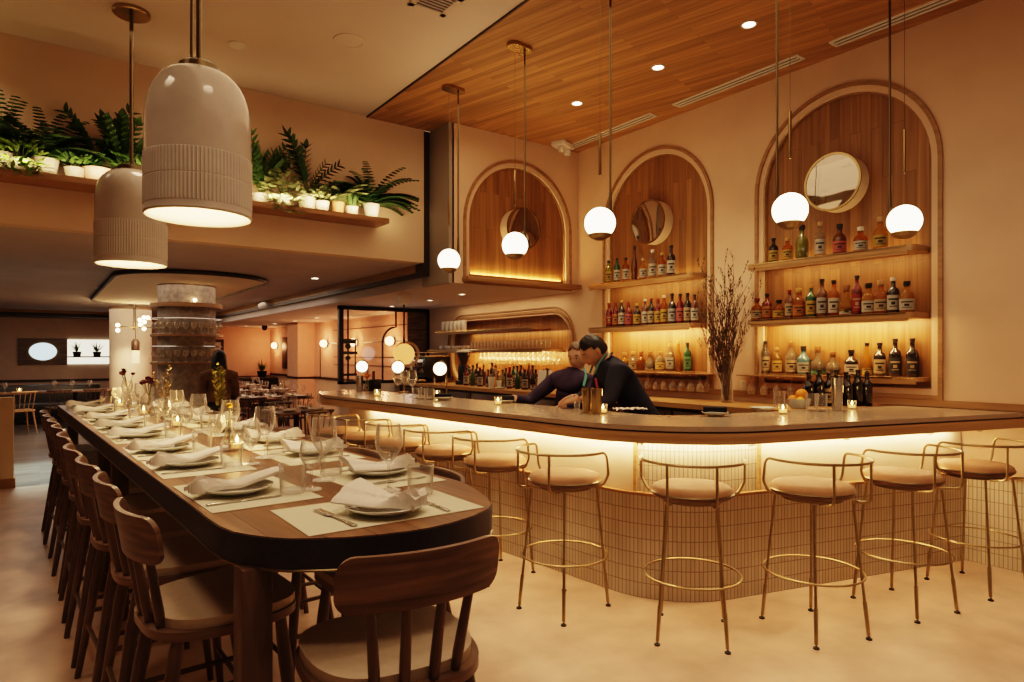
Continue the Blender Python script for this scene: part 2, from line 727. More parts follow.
def sweep_loop(bm, loop, to3, off0, off1, closed=True):
    """ribbon between two offsets of a loop: each off = (outset, depth)"""
    n = len(loop)
    c = Vector((sum(p[0] for p in loop) / n, sum(p[1] for p in loop) / n))
    rows = []
    for o, dpt in (off0, off1):
        row = []
        for i, p in enumerate(loop):
            a, b_ = Vector(loop[i - 1]), Vector(loop[(i + 1) % n])
            pp = Vector(p)
            t1 = (pp - a)
            t2 = (b_ - pp)
            t1 = t1.normalized() if t1.length > 1e-6 else t2.normalized()
            t2 = t2.normalized() if t2.length > 1e-6 else t1
            n1 = Vector((t1.y, -t1.x))
            n2 = Vector((t2.y, -t2.x))
            nn = (n1 + n2).normalized()
            k = 1 / max(.5, nn.dot(n1))
            q = pp + nn * o * k
            row.append(bm.verts.new(to3(q.x, q.y, dpt)))
        rows.append(row)
    for i in range(n if closed else n - 1):
        j = (i + 1) % n
        bm.faces.new((rows[0][i], rows[0][j], rows[1][j], rows[1][i]))


def niche(loop, to3, label, panel_mat, trim_mat, rings, depth):
    """recess lined with wood, framed by raised moulding; to3(u, z, depth) depth>0 into the wall"""
    t = thing('wall_niche', label, 'niche')
    bm = BM()
    sweep_loop(bm, loop, to3, (0, 0), (0, depth))
    new('reveal', bm, plaster_l, t)
    bm = BM()
    vs = [bm.verts.new(to3(p[0], p[1], depth)) for p in loop]
    bmesh.ops.triangle_fill(bm, use_beauty=True, edges=[bm.edges.new((vs[i], vs[(i + 1) % len(vs)])) for i in range(len(vs))])
    new('back_panel', bm, panel_mat, t, smooth=False)
    bm = BM()
    for a, b_ in rings:
        prof = [(a, 0), (a, -.018), (b_, -.018), (b_, 0)]
        for p, q in zip(prof, prof[1:]):
            sweep_loop(bm, loop, to3, p, q)
    new('moulding', bm, trim_mat, t, angle=30)
    bm = BM()
    prof = [(-.012, depth - .002), (-.012, depth * .5), (-.001, depth * .5), (-.001, depth - .002)]
    for p, q in zip(prof, prof[1:]):
        sweep_loop(bm, loop, to3, p, q)
    new('inner_frame', bm, trim_mat, t, angle=30)
    return t


XD = lambda u, z, d: Vector((WX + d, u, z))
YD = lambda u, z, d: Vector((u, BY + d, z))
DEP = .05
niche(arch(A3, .70, ZB, ZS), XD, 'tall arched wood-lined wall niche at the right, whiskey bottles on its shelves', wood_panel_x, wood_trim, [(.047, .078)], DEP)
niche(arch(A2, .70, ZB, ZS), XD, 'tall arched wood-lined wall niche behind the two bartenders, red bottles on its middle shelf', wood_panel_x, wood_trim, [(.047, .078)], DEP)
niche(arch(A1, .70, A1B + .06, ZS), YD, 'arched wood-lined niche without bottles, over the low alcove ceiling', wood_panel_y, wood_trim, [(.047, .078)], DEP)
niche(rrect(NI[0], NI[1], NI[2], NI[3], .36), XD, 'long low wall niche with rounded corners holding cups and rows of glasses', wood_panel_x, wood_trim, [(.03, .06), (.085, .10)], .11)

# sill under the empty arch
bm = BM()
box(bm, 3.72, 5.36, BY - .13, BY + .07, A1B, A1B + .055, .012)
o = new('niche_sill', bm, wood_shelf_x)
tag(o, 'wooden sill ledge along the foot of the empty arched niche', 'ledge')
bm = BM()
box(bm, 3.78, 5.26, BY + .03, BY + .05, A1B + .056, A1B + .068)
o = new('led_strip', bm, led_w)
tag(o, 'warm LED strip glowing on the sill of the empty arched niche', 'LED strip')
light('AREA', (A1, BY + .045, A1B + .10), 8, (1, .55, .20), 1.3, (A1, BY + .05, 5), sy=.03)


# ------------------------------------------------------------ bottle shelves
def shelf(x_front, y0, y1, z, label, th=.045, xb=WX + DEP, mat=None):
    t = thing('wall_shelf', label, 'shelf', (0, 0, z))
    bm = BM()
    P = fillet([(xb, y0, 0), (x_front, y0, 0), (x_front, y1, 0), (xb, y1, 0)], [0, .05, .05, 0], 5)
    prism(bm, [(p.x, p.y) for p in P], -th, 0)
    new('board', bm, wood_shelf, t, angle=30)
    bm = BM()
    box(bm, x_front + .004, x_front + .02, y0 + .05, y1 - .05, -th - .022, -th)
    new('front_lip', bm, wood_shelf, t)
    bm = BM()
    box(bm, x_front - .004, x_front, y0 + .06, y1 - .06, -.012, -.002)
    new('brass_edge', bm, brass_b, t)
    return t


SZ = [2.29, 1.79, 1.30]
for c, nm, yl in ((A3, 'right-hand arched niche', .75), (A2, 'arched niche behind the bartenders', .86)):
    for i, (z, w) in enumerate(zip(SZ, ('top', 'middle', 'bottom'))):
        if i < 2:
            shelf(WX - .2, c - .665, c + yl, z, '%s wooden bottle shelf of the %s' % (w, nm))
        else:
            shelf(WX - .075, c - .67, c + .67, z, '%s wooden bottle shelf of the %s' % (w, nm), .03)
    # strip under the middle shelf and the one under the top shelf
    for z, e, w in ((1.79 - .047, 8.5, 'middle'), (2.29 - .047, 1.6, 'top')):
        bm = BM()
        box(bm, WX - .170, WX - .160, c - .60, c + .66, z - .006, z + .001)
        o = new('led_strip', bm, led_w)
        tag(o, 'warm LED strip glowing under the %s shelf of the %s' % (w, nm), 'LED strip')
        light('AREA', (WX - .13, c, z - .012), e, (1, .57, .23), 1.2, (WX + .30, c, z - .55), sy=.03)
    light('AREA', (WX - .0, c, 2.31), .8, (1, .57, .23), 1.2, (WX + .05, c, 5), sy=.03)
# long niche shelves
shelf(WX - .2, 6.7, 9.35, 1.845, 'upper wooden shelf of the long low niche, white cups at its end', .03, WX + .11)
shelf(WX - .22, 6.45, 9.55, 1.555, 'lower wooden shelf of the long low niche, tumblers lined up on it', .03, WX + .11)
bm = BM()
box(bm, WX - .192, WX - .184, 6.5, 8.8, 1.519, 1.5245)
o = new('led_strip', bm, led_w)
tag(o, 'warm LED strip under the lower shelf of the long low niche', 'LED strip')
light('AREA', (WX - .15, 7.5, 1.50), 15, (1, .56, .22), 2.3, (WX + .2, 7.5, 1.15), sy=.04)
light('AREA', (WX + .05, 7.5, 1.80), 3, (1, .62, .30), 2.3, (WX + .03, 7.5, 0), sy=.04)
light('AREA', (WX - .25, 7.5, 2.23), 5, (1, .66, .38), 2.6, (WX - .1, 7.5, 0), sy=.2)


# ------------------------------------------------------------ drum mirrors in the arches
def drum_mirror(loc, axis, label):
    t = thing('round_mirror', label, 'mirror', loc)
    M = Vector((0, 0, 1)).rotation_difference(Vector(axis)).to_matrix().to_4x4()
    bm = BM()
    lathe(bm, [(.235, 0), (.235, .14), (.215, .14)], 40, M=M)
    new('drum', bm, plaster_l, t)
    bm = BM()
    lathe(bm, [(.2355, .134), (.2395, .134), (.2395, .146), (.222, .146), (.222, .142)], 40, M=M)
    new('brass_rim', bm, brass_b, t)
    bm = BM()
    lathe(bm, [(.223, .141), (.15, .1436), (.08, .1448), (0, .145)], 40, M=M)
    new('mirror_glass', bm, mirror_m, t)
    return t


p3 = on_x(832, 181, WX)
drum_mirror((WX + DEP, 2.80, on_x(840, 183, WX).z), (-1, 0, 0), 'round brass-rimmed mirror on a drum in the right-hand arched niche')
drum_mirror((WX + DEP, 4.82, on_x(652, 223, WX).z), (-1, 0, 0), 'round brass-rimmed mirror in the arched niche behind the bartenders')
drum_mirror((4.50, BY + DEP, on_y(522, 230, BY).z), (0, -1, 0), 'round brass-rimmed mirror in the empty arch, half hidden by a globe pendant')

# ------------------------------------------------------------ ceiling fittings


def ceiling_light(px, py, z, label, r=.05, glow=True, group=None, power=0):
    p = on_z(px, py, z)
    t = thing('downlight', label, 'ceiling light', (p.x, p.y, z), 0, group)
    bm = BM()
    lathe(bm, [(r * .72, .0), (r * .78, -.008), (r, -.008), (r * 1.02, 0)], 20)
    new('trim_ring', bm, white_cer, t)
    bm = BM()
    lathe(bm, [(0, -.003), (r * .74, -.003)], 20)
    new('lens', bm, down_m if glow else white_cer, t)
    if power:
        light('SPOT', (p.x, p.y, z - .03), power, (1, .74, .46), .04, (p.x, p.y, 0), 95, .8)
    return p


for px, py, w in ((749, 24, 'nearest the camera'), (658, 67, 'in the middle'), (577, 103, 'furthest from the camera')):
    ceiling_light(px, py, CZ - .012, 'small lit downlight in the wooden ceiling, %s of the three' % w, .06, True, 'downlights in the wooden ceiling', 55)
ceiling_light(238, 45, CZ, 'small round unlit downlight in the white ceiling beside the large pendant', .075, False)
sp_ = ceiling_light(350, 41, CZ, 'flat round speaker disc in the white ceiling', .13, False)
for o in bpy.data.objects:
    if o.name.split('.')[0] in ('trim_ring', 'lens') and o.parent.get('label', '').startswith('flat round speaker'):
        o.data.materials[0] = ceil_white
for i, (px, py) in enumerate(((430, 300), (462, 294), (392, 306))):
    ceiling_light(px, py, AZ, 'lit downlight in the low alcove ceiling, %s from the mirror partition' % ('second', 'third', 'first')[i], .05, True, 'alcove downlights', 14)
for i, (px, py) in enumerate(((317, 317.5), (295, 321), (275, 323.5), (246, 326))):
    ceiling_light(px, py, AZ, 'small lit downlight in the low ceiling along the orange wall, %s from the bar' % ORD[i], .06, True, 'downlights along the orange wall')
ceiling_light(315, 278, RZ, 'lit downlight in the rear ceiling beside the dark track', .06, True)
ceiling_light(100, 288, RZ, 'unlit downlight in the rear ceiling left of the stone column', .08, False)

bm = BM()
p = on_z(436, 1, CZ)
t = thing('air_vent', 'square air vent in the white ceiling at the top edge', 'vent', (p.x, p.y, CZ))
bm = BM()
for s in (-1, 1):
    box(bm, -.15, .15, s * .13 - .022, s * .13 + .022, -.01, 0)
    box(bm, s * .13 - .022, s * .13 + .022, -.15, .15, -.01, 0)
new('frame', bm, ceil_white, t)
bm = BM()
for i in range(7):
    box(bm, -.14, .14, -.105 + i * .035 - .008, -.105 + i * .035 + .008, -.008, 0)
new('grille', bm, ceil_rear, t)
bm = BM()
box(bm, -.14, .14, -.14, .14, -.002, 0)
new('duct', bm, black_m, t)

for i, (a, b_) in enumerate((((571, 151), (655, 115)), ((677, 105), (804, 58.5)), ((835, 44), (965, -6)))):
    p = on_z(a[0], a[1], CZ - .012)
    q = on_z(b_[0], b_[1], CZ - .012)
    x = 5.17
    y0, y1 = p.y, q.y
    t = thing('linear_diffuser', 'white slotted air diffuser strip along the wooden ceiling, %s' % ('furthest from the camera', 'middle one of three', 'nearest the camera')[i], 'air diffuser', (x, (y0 + y1) / 2, CZ - .012), 0, 'linear ceiling diffusers')
    L = abs(y1 - y0) / 2
    bm = BM()
    for s in (-.05, 0, .05):
        box(bm, s - .009, s + .009, -L, L, -.012, 0)
    for s in (-1, 1):
        box(bm, -.058, .058, s * L - .012, s * L + .012, -.012, 0)
    new('frame', bm, white_cer, t)
    bm = BM()
    box(bm, -.05, .05, -L, L, -.003, 0)
    new('slot', bm, black_m, t)
# small emergency light box in the corner of the wooden ceiling
p = on_z(563, 143, CZ - .012)
t = thing('emergency_light', 'small white twin-head light box on the wooden ceiling corner', 'emergency light', (p.x, p.y, CZ - .012), .4)
bm = BM()
box(bm, -.14, .14, -.09, .09, -.06, 0, .015)
new('housing', bm, white_cer, t)
for s in (-1, 1):
    bm = BM()
    lathe(bm, [(0, -.13), (.035, -.125), (.045, -.09), (.03, -.06), (0, -.06)], 14, (s * .075, -.02, 0))
    new('lamp_head', bm, white_cer, t)

# ------------------------------------------------------------ plaster half wall at far left
bm = BM()
box(bm, -1.6, -.235, 9.07, 9.2, 0, 1.0)
struct('wall_low', bm, flat('half_wall', (.66, .50, .32), .8))
bm = BM()
box(bm, -1.62, -.22, 9.05, 9.07, 0, .105)
box(bm, -.235, -.22, 9.07, 9.21, 0, .105)
struct('baseboard_low', bm, wood_shelf_x)

# ------------------------------------------------------------ rear: columns and coffer


def rloop(x0, x1, y0, y1, r):
    return [(p.x, p.y) for p in fillet([(x0, y0, 0), (x1, y0, 0), (x1, y1, 0), (x0, y1, 0)], r, 8, True)]


bm = BM()
prism(bm, rloop(.75, 2.55, 8.6, 14.6, .85), RZ - .035, RZ)
new_c = struct('trim_7', bm, plaster_l)
bm = BM()
lp = rloop(.75, 2.55, 8.6, 14.6, .85)
tube(bm, [(p[0], p[1], RZ - .03) for p in lp], .028, 6, True)
struct('trim_8', bm, dark_trim)

KX, KY = 1.72, 10.35
t = thing('stone_column', 'thick round rough concrete column behind the far end of the table', 'column', (KX, KY, 0))
bm = BM()
lathe(bm, [(.375, 0), (.375, RZ - .036)], 40)
new('shaft', bm, concrete, t)
bm = BM()
lathe(bm, [(.376, 2.14), (.47, 2.14), (.47, 2.20), (.376, 2.20)], 40)
new('collar', bm, wood_trim, t)
for z, nm in ((1.76, 'upper'), (1.37, 'lower')):
    bm = BM()
    lathe(bm, [(.376, z - .03), (.47, z - .03), (.47, z), (.376, z)], 40)
    new('glass_tray', bm, wood_trim, t)
    bm = BM()
    tube(bm, [(.455 * math.cos(a * PI / 18), .455 * math.sin(a * PI / 18), z + .22) for a in range(36)], .008, 6, True)
    new('glass_rail', bm, chrome, t)
bm = BM()
ball(bm, (0, 0, 0), .025)
p = at_d(195, 300, 9.05)
o = new('spot_bulb', bm, bulb_m, loc=(p.x, p.y, p.z))
tag(o, 'tiny glowing spotlight on the upper front of the stone column', 'light')
t = thing('plaster_column', 'pale round column further back, left of the stone column', 'column', (1.6, 16.3, 0))
bm = BM()
lathe(bm, [(.40, 0), (.40, RZ)], 32)
new('shaft', bm, plaster_l, t)
light('SPOT', (1.35, 15.2, 1.55), 22, (1, .72, .42), .05, (1.6, 16.3, .95), 80, .8)

# window slot in the far wall
wz0, wz1 = 1.23, 1.87
xa, xb_ = on_y(18, 350, RY).x, on_y(67, 350, RY).x
xc = on_y(116, 350, RY).x
t = thing('porthole_panel', 'dark wall panel with a bright oval porthole at far left', 'panel', (0, RY - .02, 0))
bm = BM()
box(bm, xa, xb_, -.03, .015, wz0, wz1)
new('panel', bm, walnut_h, t)
pc = on_y(43, 351.5, RY)
bm = BM()
M = Matrix.Translation((pc.x, -.035, pc.z)) @ Matrix.Rotation(R(90), 4, 'X') @ Matrix.Diagonal((1.3, 1, 1, 1))
lathe(bm, [(0, .002), (.22, .002)], 32, M=M)
new('porthole_view', bm, [emis('porthole_glow', (.62, .78, .82), 1.1)], t)
bm = BM()
lathe(bm, [(.21, 0), (.21, .02), (.25, .02), (.25, 0)], 32, M=M)
new('porthole_rim', bm, brass_d, t)
t = thing('lit_display_niche', 'bright white backlit niche with small potted plants on the far wall', 'display niche', (0, RY - .02, 0))
bm = BM()
box(bm, xb_ + .01, xc, -.01, .015, wz0 + .02, wz1 - .02)
new('light_panel', bm, window_m, t)
bm = BM()
box(bm, xb_ + .01, xc, -.10, -.01, wz0 + .18, wz0 + .21)
new('ledge', bm, dark_trim, t)


def blob_plant(loc, s, label, name='potted_plant', pot=black_m, leafm=leaf_d, n=26, up=.8):
    t = thing(name, label, 'plant', loc)
    bm = BM()
    lathe(bm, [(0, 0), (.25 * s, 0), (.32 * s, .38 * s), (.28 * s, .38 * s), (0, .34 * s)], 14)
    new('pot', bm, pot, t)
    bm = BM()
    rnd = random.Random(int(loc[0] * 991) + n)
    for i in range(n):
        a = rnd.uniform(0, 2 * PI)
        e = rnd.uniform(.3, 1.0)
        l = s * rnd.uniform(.5, 1.0)
        leaf(bm, Vector((0, 0, .36 * s)), Vector((math.cos(a) * (1 - up * e), math.sin(a) * (1 - up * e), e)), l, .09 * s)
    for v in bm.verts:
        v.co.y = min(v.co.y, RY - loc[1] - .035)
    new('foliage', bm, leafm, t)
    return t


def leaf(bm, base, d, l, w, droop=.25, n=4):
    """one pointed leaf blade that bends over"""
    d = Vector(d).normalized()
    side = d.cross(Vector((0, 0, 1)))
    side = side.normalized() if side.length > 1e-4 else Vector((1, 0, 0))
    p = Vector(base)
    rows = []
    for i in range(n + 1):
        f = i / n
        ww = w * math.sin(PI * (.12 + .88 * f) ** .8) * .5 if f < 1 else 0
        if ww <= 1e-5:
            rows.append([bm.verts.new(p)])
        else:
            rows.append([bm.verts.new(p - side * ww), bm.verts.new(p + side * ww)])
        d = (d + Vector((0, 0, -droop / n))).normalized()
        p = p + d * (l / n)
    for A, B in zip(rows, rows[1:]):
        if len(A) == 2 and len(B) == 2:
            bm.faces.new((A[0], A[1], B[1], B[0]))
        elif len(A) == 2:
            bm.faces.new((A[0], A[1], B[0]))
        elif len(B) == 2:
            bm.faces.new((A[0], B[1], B[0]))


for px, lab in ((77, 'left'), (97, 'right')):
    p = on_y(px, 358, RY - .08)
    blob_plant((p.x, RY - .08, wz0 + .21), .3, 'small potted plant on the bright far niche, %s of the two' % lab)

# orange side wall: pilaster, wainscot, frames, sconces
bm = BM()
box(bm, WX - .42, WX - .002, 15.55, 16.35, 0, AZ)
struct('wall_pilaster', bm, orange_wall)
bm = BM()
box(bm, WX - .012, WX - .002, 10.0, RY, .96, AZ)
struct('wall_right_orange', bm, orange_wall)
bm = BM()
box(bm, WX - .03, WX - .002, 10.0, 15.54, .90, .95)
box(bm, WX - .03, WX - .002, 16.36, RY - .04, .90, .95)
box(bm, WX - .44, WX - .003, 15.54, 16.36, .90, .95)
struct('baseboard_orange', bm, dark_trim)
for i, y in enumerate((11.2, 12.95, 14.7, 18.6)):
    t = thing('wall_sconce', 'round glowing globe sconce on the orange wall, %s from the bar' % ORD[i], 'wall light', (WX - .013, y, 1.735), 0, 'globe sconces')
    M = Matrix.Rotation(R(-90), 4, 'Y')
    bm = BM()
    lathe(bm, [(0, 0), (.075, 0), (.075, .025), (0, .025)], 20, M=M)
    new('backplate', bm, dark_trim, t)
    bm = BM()
    ball(bm, (-.085, 0, 0), .085)
    new('globe', bm, sconce_m, t)
    light('POINT', (WX - .22, y, 1.735), 11, (1, .43, .19), .06)
# dark moulding frames on the orange wall
bm = BM()
ym = on_x(321, 345, WX).y
box(bm, WX - .026, WX - .0125, ym - .012, ym + .012, .95, 1.74)
box(bm, WX - .026, WX - .0125, 13.3, ym, 1.72, 1.74)
box(bm, WX - .026, WX - .0125, 10.1, 12.6, 1.72, 1.74)
for z in (1.25, 1.42, 2.02):
    box(bm, WX - .02, WX - .0125, 10.1, 14.3, z, z + .012)
struct('trim_10', bm, dark_trim)
for y0, y1, lab in ((17.6, 18.1, 'tall dark picture strip between the pilaster and the far sconce'),):
    bm = BM()
    box(bm, WX - .035, WX - .013, y0, y1, 1.1, 1.95, .004)
    o = new('wall_art', bm, dark_trim)
    tag(o, lab, 'picture')
p = on_y(206, 357, RY - .03)
t = thing('framed_picture', 'dark framed picture on the far orange wall behind the standing woman', 'picture', (p.x + .1, RY - .03, 1.45))
bm = BM()
box(bm, -.35, .35, -.02, .0, -.45, .45)
new('frame', bm, dark_trim, t)
bm = BM()
box(bm, -.27, .27, -.025, -.02, -.37, .37)
new('print', bm, rear_wall, t)
p = on_z(163 * .235 + 230, 336, AZ)
bm = BM()
ball(bm, (0, 0, -.06), .07)
box(bm, -.06, .06, -.06, .06, -.04, 0)
o = new('dome_camera', bm, dark_trim, loc=(4.85, 17.9, AZ))
tag(o, 'small dark dome camera on the low ceiling by the orange wall', 'camera')
blob_plant((5.05, 18.9, .86), .42, 'spiky potted plant on the banquette shelf in the orange corner', n=30, up=.75)

# glazed black frame at the end of the back bar, with room behind
GY = 9.85
t = thing('glazed_partition', 'black framed glass partition between back bar and orange dining room', 'partition', (0, GY, 0))
x0, x1, z0, z1 = 3.79, WX - .015, 1.01, AZ - .004
bm = BM()
box(bm, x0, x0 + .07, -.04, .04, z0, z1)
box(bm, x1 - .05, x1, -.04, .04, z0, z1)
box(bm, x0, x1, -.04, .04, z1 - .06, z1)
box(bm, x0, x1, -.04, .04, z0, z0 + .05)
new('frame', bm, black_m, t)
bm = BM()
box(bm, x0 + .07, x1 - .05, -.004, .004, z0 + .05, z1 - .06)
new('pane', bm, pane_m, t)
xm = on_y(397, 340, GY).x
bm = BM()
xk = on_y(382, 340, GY).x
tube(bm, [(xk, -.02, z0 + .05), (xk, -.02, 1.66)] + [(xk + .24 * (1 - math.cos(a * PI / 16)), -.02, 1.66 + .27 * math.sin(a * PI / 16)) for a in range(1, 9)] + [(xk + .24, -.02, z1 - .05)], .016, 6)
new('curved_muntin', bm, black_m, t)
bm = BM()
box(bm, on_y(407, 340, GY).x, x1 - .05, -.03, -.006, z0 + .05, z1 - .06)
new('wood_infill', bm, walnut_h, t)
bm = BM()
box(bm, x0, WX - .015, GY - .05, GY + .05, 0, 1.005)
struct('wall_partition', bm, rear_wall)
# tall dark totem ornament seen through the glass
p = on_y(348, 345, GY + .6)
t = thing('lattice_ornament', 'dark lattice tower ornament hanging behind the glass partition', 'ornament', (p.x, GY + .6, 0))
bm = BM()
box(bm, -.14, .14, -.02, .02, 1.66, 1.74)
box(bm, -.16, .16, -.02, .02, 1.48, 1.53)
for s in (-1, 1):
    tube(bm, [(s * .13, 0, 1.14), (s * .13, 0, 1.74)], .012, 6)
tube(bm, [(0, 0, 1.0), (0, 0, 2.24)], .016, 6)
box(bm, -.15, .15, -.02, .02, 1.12, 1.16)
ball(bm, (0, 0, 1.62), .05)
ball(bm, (0, 0, 1.42), .045)
new('lattice', bm, black_m, t)
# ============================================================ THE BAR
BZ = 1.08
F1 = Vector((2.25, 6.3, 0))
C0 = Vector((2.624, 2.238, 0))
F2 = Vector((WX - .015, 2.238 - .263 * (WX - .015 - 2.624), 0))
front = [Vector((p.x, p.y)) for p in fillet([F1, C0, F2], .95, 18)]
# denser straight runs so offsets project well
dense = []
for a, b_ in zip(front, front[1:]):
    L = (b_ - a).length
    n = max(1, int(L / .12))
    dense += [a.lerp(b_, i / n) for i in range(n)]
dense.append(front[-1])
front = dense
I1 = Vector((2.95, 7.0, 0))
IC = Vector((3.22, 2.76, 0))
I2 = Vector((WX - .015, 2.30, 0))
inner = [Vector((p.x, p.y)) for p in fillet([I1, IC, I2], .32, 8)]
endc = [Vector((p.x, p.y)) for p in fillet([I1, (2.42, 6.86, 0), F1], .16, 6)][1:-1]
outline = front + inner[::-1] + endc
t = thing('bar_counter', 'long curved bar with pale stone top and glowing tiled front', 'bar counter')
bm = BM()
prism(bm, [tuple(p) for p in outline], BZ - .028, BZ)
new('stone_top', bm, stone, t, angle=30)
bm = BM()


def shrink(poly, d):
    n = len(poly)
    out = []
    for i in range(n):
        a, p, b_ = poly[i - 1], poly[i], poly[(i + 1) % n]
        t1 = (p - a).normalized() if (p - a).length > 1e-6 else Vector((1, 0))
        t2 = (b_ - p).normalized() if (b_ - p).length > 1e-6 else t1
        nn = Vector((-(t1 + t2).y, (t1 + t2).x))
        nn = nn.normalized() if nn.length > 1e-6 else Vector((0, 1))
        out.append(p + nn * d)
    return out


prism(bm, [tuple(p) for p in shrink(outline, .012)], BZ - .038, BZ - .029)
new('shadow_groove', bm, dark_trim, t, angle=30)
bm = BM()
prism(bm, [tuple(p) for p in shrink(outline, .004)], BZ - .10, BZ - .038)
new('wood_edge', bm, wood_bar, t, angle=30)


def clip_wall(pts, x=WX - .031):
    out = []
    for i, p in enumerate(pts):
        if p.x <= x:
            out.append(p)
        else:
            q = out[-1]
            out.append(q.lerp(p, (x - q.x) / (p.x - q.x)))
            break
    return out


PANEL = clip_wall(offset2(front, .36))
ZL = .62


def proj_x(p, z):
    d = p[0] * SN + p[1] * CS
    r = p[0] * CS - p[1] * SN
    return 512 + F * r / d


i1 = min(range(len(PANEL)), key=lambda i: abs(proj_x(PANEL[i], .8) - 639) + (0 if PANEL[i].y > 2.2 else 1e3))
i2 = min(range(len(PANEL)), key=lambda i: abs(proj_x(PANEL[i], .8) - 754))


def ribbon(name, pts, z0, z1, mat, parent, cap_back=None):
    """upright strip along a plan polyline with UVs in metres"""
    bm = BM()
    uvl = bm.loops.layers.uv.new('UVMap')
    s = 0
    lo, hi, us = [], [], []
    for i, p in enumerate(pts):
        if i:
            s += (Vector(pts[i]) - Vector(pts[i - 1])).length
        us.append(s)
        lo.append(bm.verts.new((p[0], p[1], z0)))
        hi.append(bm.verts.new((p[0], p[1], z1)))
    for i in range(len(pts) - 1):
        f = bm.faces.new((lo[i], lo[i + 1], hi[i + 1], hi[i]))
        for l, uv in zip(f.loops, ((us[i], z0), (us[i + 1], z0), (us[i + 1], z1), (us[i], z1))):
            l[uvl].uv = uv
    return new(name, bm, mat, parent)


def resample(pts, n):
    L = [0]
    for a, b_ in zip(pts, pts[1:]):
        L.append(L[-1] + (b_ - a).length)
    out = []
    j = 0
    for i in range(n + 1):
        s = L[-1] * i / n
        while j < len(L) - 2 and L[j + 1] < s:
            j += 1
        out.append(pts[j].lerp(pts[j + 1], (s - L[j]) / max(1e-9, L[j + 1] - L[j])))
    return out


far_end = [Vector((p.x, p.y)) for p in (Vector((2.95, 6.65)), Vector((2.62, 6.5)))]
low = far_end + clip_wall(offset2(front, .335))[2:]
ribbon('tiled_base', low, 0, ZL, tile, t)
ribbon('plaster_panel', far_end + PANEL[2:i1 + 1], ZL, BZ - .10, plaster_l, t)
ribbon('tiled_corner_panel', PANEL[i1:i2 + 1], ZL, BZ - .10, tile, t)
ribbon('plaster_panel', PANEL[i2:], ZL, BZ - .10, plaster_l, t)
bm = BM()
lip = clip_wall(offset2(front, .322))
for i, (a, b_) in enumerate(list(zip(lip[2:], lip[3:]))[:len(PANEL) - 3]):
    c, d = PANEL[2:][i], PANEL[3:][i]
    vs = [bm.verts.new((q[0], q[1], z)) for z in (ZL, ZL + .016) for q in (a, b_, d, c)]
    for f in ((3, 2, 1, 0), (4, 5, 6, 7), (0, 1, 5, 4)):
        bm.faces.new([vs[k] for k in f])
bmesh.ops.remove_doubles(bm, verts=bm.verts, dist=1e-5)
new('wood_ledge', bm, wood_trim, t)
for i in (i1, i2):
    bm = BM()
    a = PANEL[i]
    box(bm, -.012, .012, -.012, .012, ZL, BZ - .10)
    o = new('wood_post', bm, wood_bar, t, loc=(a.x, a.y, 0))
bm = BM()
ins = [tuple(p) for p in offset2(front, .55)[2:]]
ribbon('inner_face', [Vector(p) for p in shrink(inner, -.02)] if False else [Vector((p.x, p.y)) for p in inner], 0, BZ - .10, dark_trim, t)
# led strip tucked below the stone, against the panel
ls = clip_wall(offset2(front, .30), WX - .06)[3:-1]
ls2 = clip_wall(offset2(front, .318), WX - .06)[3:-1]
ls, ls2 = ls[:min(len(ls), len(ls2))], ls2[:min(len(ls), len(ls2))]
bm = BM()
for a, b_, c, d in zip(ls, ls[1:], ls2[1:], ls2):
    vs = [bm.verts.new((q[0], q[1], z)) for z in (BZ - .118, BZ - .102) for q in (a, b_, c, d)]
    for f in ((0, 1, 5, 4), (2, 3, 7, 6), (3, 2, 1, 0), (4, 5, 6, 7)):
        bm.faces.new([vs[k] for k in f])
bmesh.ops.remove_doubles(bm, verts=bm.verts, dist=1e-5)
o = new('led_strip', bm, led_m)
tag(o, 'long bright LED strip under the overhanging top of the bar', 'LED strip')
# coat hooks under the lip
hk = None
for i, px in enumerate((404, 517, 643, 738, 823, 905, 975)):
    j = min(range(len(ls)), key=lambda q: abs(proj_x(ls[q], 1) - px))
    a = offset2(front, .16)[3:][j]
    tn = (ls[min(j + 1, len(ls) - 1)] - ls[j - 1]).normalized()
    lab = 'pair of small brass coat hooks under the bar lip, %s from the left' % ORD[i]
    rz = math.atan2(tn.y, tn.x)
    if hk is None:
        hk = thing('coat_hook', lab, 'hook', (a.x, a.y, BZ - .10), rz, 'coat hooks under the bar')
        for s in (-1, 1):
            bm = BM()
            tube(bm, [(s * .012, 0, 0), (s * .012, 0, -.02), (s * .012, -.012, -.032), (s * .012, -.026, -.026), (s * .012, -.03, -.012)], .0035, 6)
            new('prong', bm, brass, hk)
        bm = BM()
        box(bm, -.022, .022, -.01, .01, -.004, 0)
        new('plate', bm, brass, hk)
    else:
        dup(hk, (a.x, a.y, BZ - .10), rz, lab)

# tiled wainscot on the right wall this side of the bar
t = thing('tiled_wainscot', 'low tiled wainscot on the right wall beside the bar', 'wainscot')
yb = PANEL[-1].y + .03
ribbon('tiles', [Vector((WX - .03, yb)), Vector((WX - .03, -4.9))], 0, ZL, tile, t)
bm = BM()
box(bm, WX - .045, WX - .001, -4.9, yb - .02, ZL, ZL + .016)
new('wood_ledge', bm, wood_bar, t)
# wood backsplash rail on the right wall, level with the bar
bm = BM()
box(bm, WX - .02, WX - .001, -1.0, 6.1, 1.085, 1.135)
struct('trim_9', bm, wood_trim)

